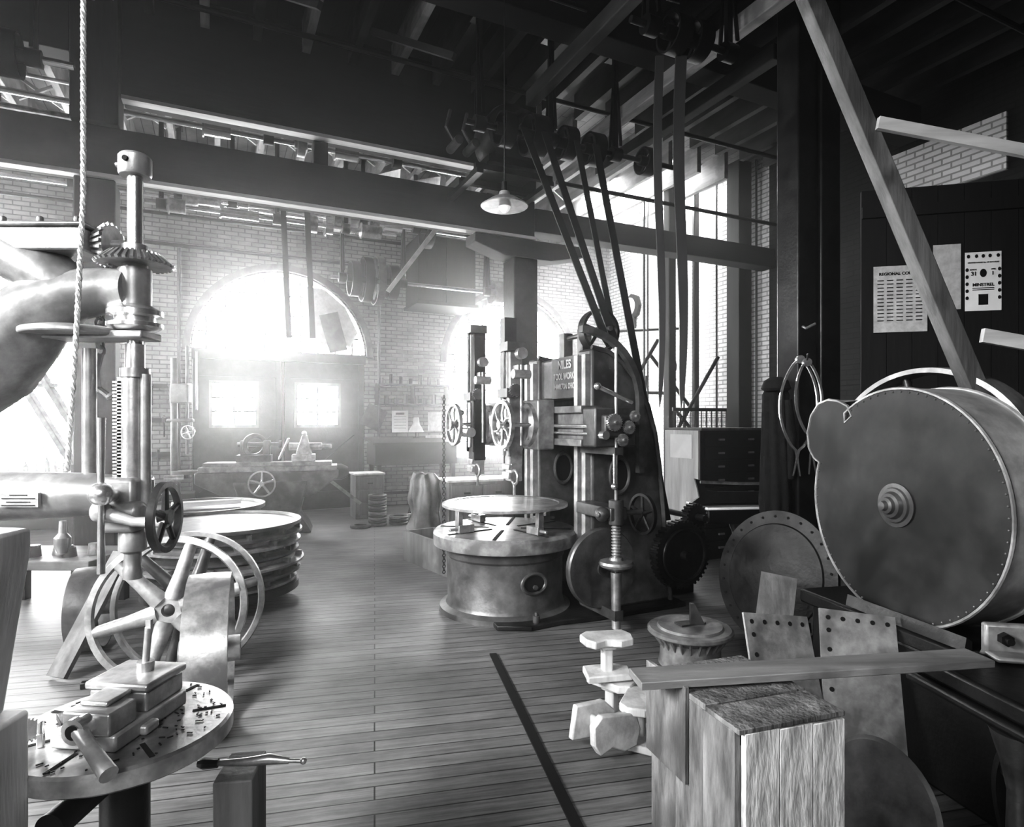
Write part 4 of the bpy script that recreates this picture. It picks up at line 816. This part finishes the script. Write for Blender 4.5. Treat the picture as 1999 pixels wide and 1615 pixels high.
def onpart(s,z,off=.01): p=V((3.1,5.45,0))+pd*s+V((pd.y,-pd.x,0))*off; return (p.x,p.y,z)
Pn=sheet(onpart(.30,2.78,.012),pr,.42,.58,'faded printed table of regional council notices',PG,'wall_poster')
text('REGIONAL COUNCIL',.035,faceM((0,-.007,.22),(0,-1,0)),INK,Pn)
for j in range(5):
    g=G()
    for i in range(12): g.b(-.18+j*.075,-.13+j*.075,-.007,-.005,.16-i*.032,.168-i*.032)
    g.out('printed_column',D2,Pn)
sheet(onpart(.66,2.95,.012),pr,.21,.56,'blank aged paper sheet pinned on boards',PG,'wall_poster')
Pn=sheet(onpart(.93,2.90,.012),pr,.27,.5,'white minstrel show poster with portraits and dates',PA,'wall_poster')
text('ORANGE LODGE No 135 B.P.O.ELKS',.0145,faceM((0,-.007,.16),(0,-1,0)),INK,Pn)
text('MARCH',.014,faceM((-.075,-.007,.1),(0,-1,0)),INK,Pn); text('APRIL',.014,faceM((.075,-.007,.1),(0,-1,0)),INK,Pn)
text('31',.045,faceM((-.07,-.007,.065),(0,-1,0)),INK,Pn); text('1',.045,faceM((.07,-.007,.065),(0,-1,0)),INK,Pn)
text('MINSTREL',.036,faceM((0,-.007,-.03),(0,-1,0)),INK,Pn)
for (x,z) in [(-.11,.215),(-.05,.215),(0,.215),(.05,.215),(.11,.215),(-.12,.04),(.12,.04),(-.12,-.02),(.12,-.02),(-.12,-.08),(.12,-.08),(-.12,-.14),(.12,-.14),(-.12,.1),(.12,.1)]:
    G().lathe((x,-.0045,z),(0,-1,0),[(0,0),(.012,0),(.012,.002),(0,.002)],16,sy=1.3).out('portrait',D2,Pn)
G().lathe((0,-.0045,.07),(0,-1,0),[(0,0),(.025,0),(.025,.002),(0,.002)],20,sy=1.4).out('portrait',D2,Pn)
for z in (-.06,-.075): G().b(-.08,.08,-.0065,-.0045,z,z+.006).out('printed_line',INK,Pn)
G().b(-.035,.035,-.0065,-.0045,-.2,-.11).out('portrait',D2,Pn)
def caliper(loc,ry,label,bow,L,tip):
    e=T('calipers',label,'calipers',loc,rot=(0,ry,0))
    for sg in (-1,1):
        P=[]
        for i in range(21):
            t=i/20; P.append((sg*(.012+bow*math.sin(math.pi*t)**.7),0,-t*L))
        P.append((-sg*.03,0,-tip))
        G().tube(P,[.013]*21+[.006],6,sq=True).out('caliper_leg',ST,e)
    G().cyl((0,-.02,0),(0,.02,0),.035).out('pivot',SM,e); return e
caliper((2.47,5.27,2.24),.03,'large bowed steel calipers hung on the post',.15,.78,1.0)
caliper((2.50,5.21,2.21),-.05,'large steel calipers with open legs hung on post',.10,.62,.95)
G().tube([(2.50,5.42,2.23),(2.49,5.19,2.23),(2.49,5.17,2.28)],.008).top('wall_hook',IR,'small iron hook in the timber post','hook')
G().tube([(2.58,5.45,2.55),(2.56,5.35,2.52),(2.64,5.35,2.56)],.012).top('wall_hook',IL,'iron staple hook on the timber post','hook')
G().bar((-.14,4.5,.006),(.30,2.45,.006),.05,.010).top('iron_floor_strip',VOID,'narrow black iron strip laid along floor boards','floor strip')
# ---------------- lights ----------------
def area(loc,target,sx,sy,p,name,spread=180):
    l=bpy.data.lights.new(name,'AREA'); l.shape='RECTANGLE'; l.size=sx; l.size_y=sy; l.energy=p; l.spread=math.radians(spread)
    o=bpy.data.objects.new(name,l); col.objects.link(o); o.location=loc; d=V(target)-V(loc); o.rotation_euler=d.to_track_quat('-Z','Y').to_euler(); return o
area(b2w(-5.8,2.2,3.6),b2w(0,3.4,.2),4,2.4,560,'left_window_light',85)
area(b2w(-1.0,-2.8,3.6),b2w(2.0,4,.2),3.5,1.6,70,'front_fill_light',80)  # fill lamp added behind the camera; no window stands there
area(b2w(-5.8,9.6,3.6),b2w(0,10.5,2.0),3,2.6,300,'far_left_window_light',120)
area(b2w(7.6,9.9,HC-.1),b2w(7.8,9.9,0),1.2,2.6,450,'skylight_light')
w=bpy.data.worlds.new('world'); sc.world=w; w.use_nodes=True; nt=w.node_tree
nt.nodes['Background'].inputs[0].default_value=(1,1,1,1); nt.nodes['Background'].inputs[1].default_value=.3
vs=nt.nodes.new('ShaderNodeVolumeScatter'); vs.inputs['Density'].default_value=.024; vs.inputs['Anisotropy'].default_value=.84
nt.links.new(vs.outputs[0],nt.nodes['World Output'].inputs['Volume'])
cd=bpy.data.cameras.new('camera'); cam=bpy.data.objects.new('camera',cd); col.objects.link(cam)
cam.location=(0,0,1.7); cam.rotation_euler=(math.pi/2,0,0); cd.sensor_width=36; cd.lens=36*1200/1999; cd.shift_y=.00875; cd.clip_end=200; cd.clip_start=.05
sc.camera=cam
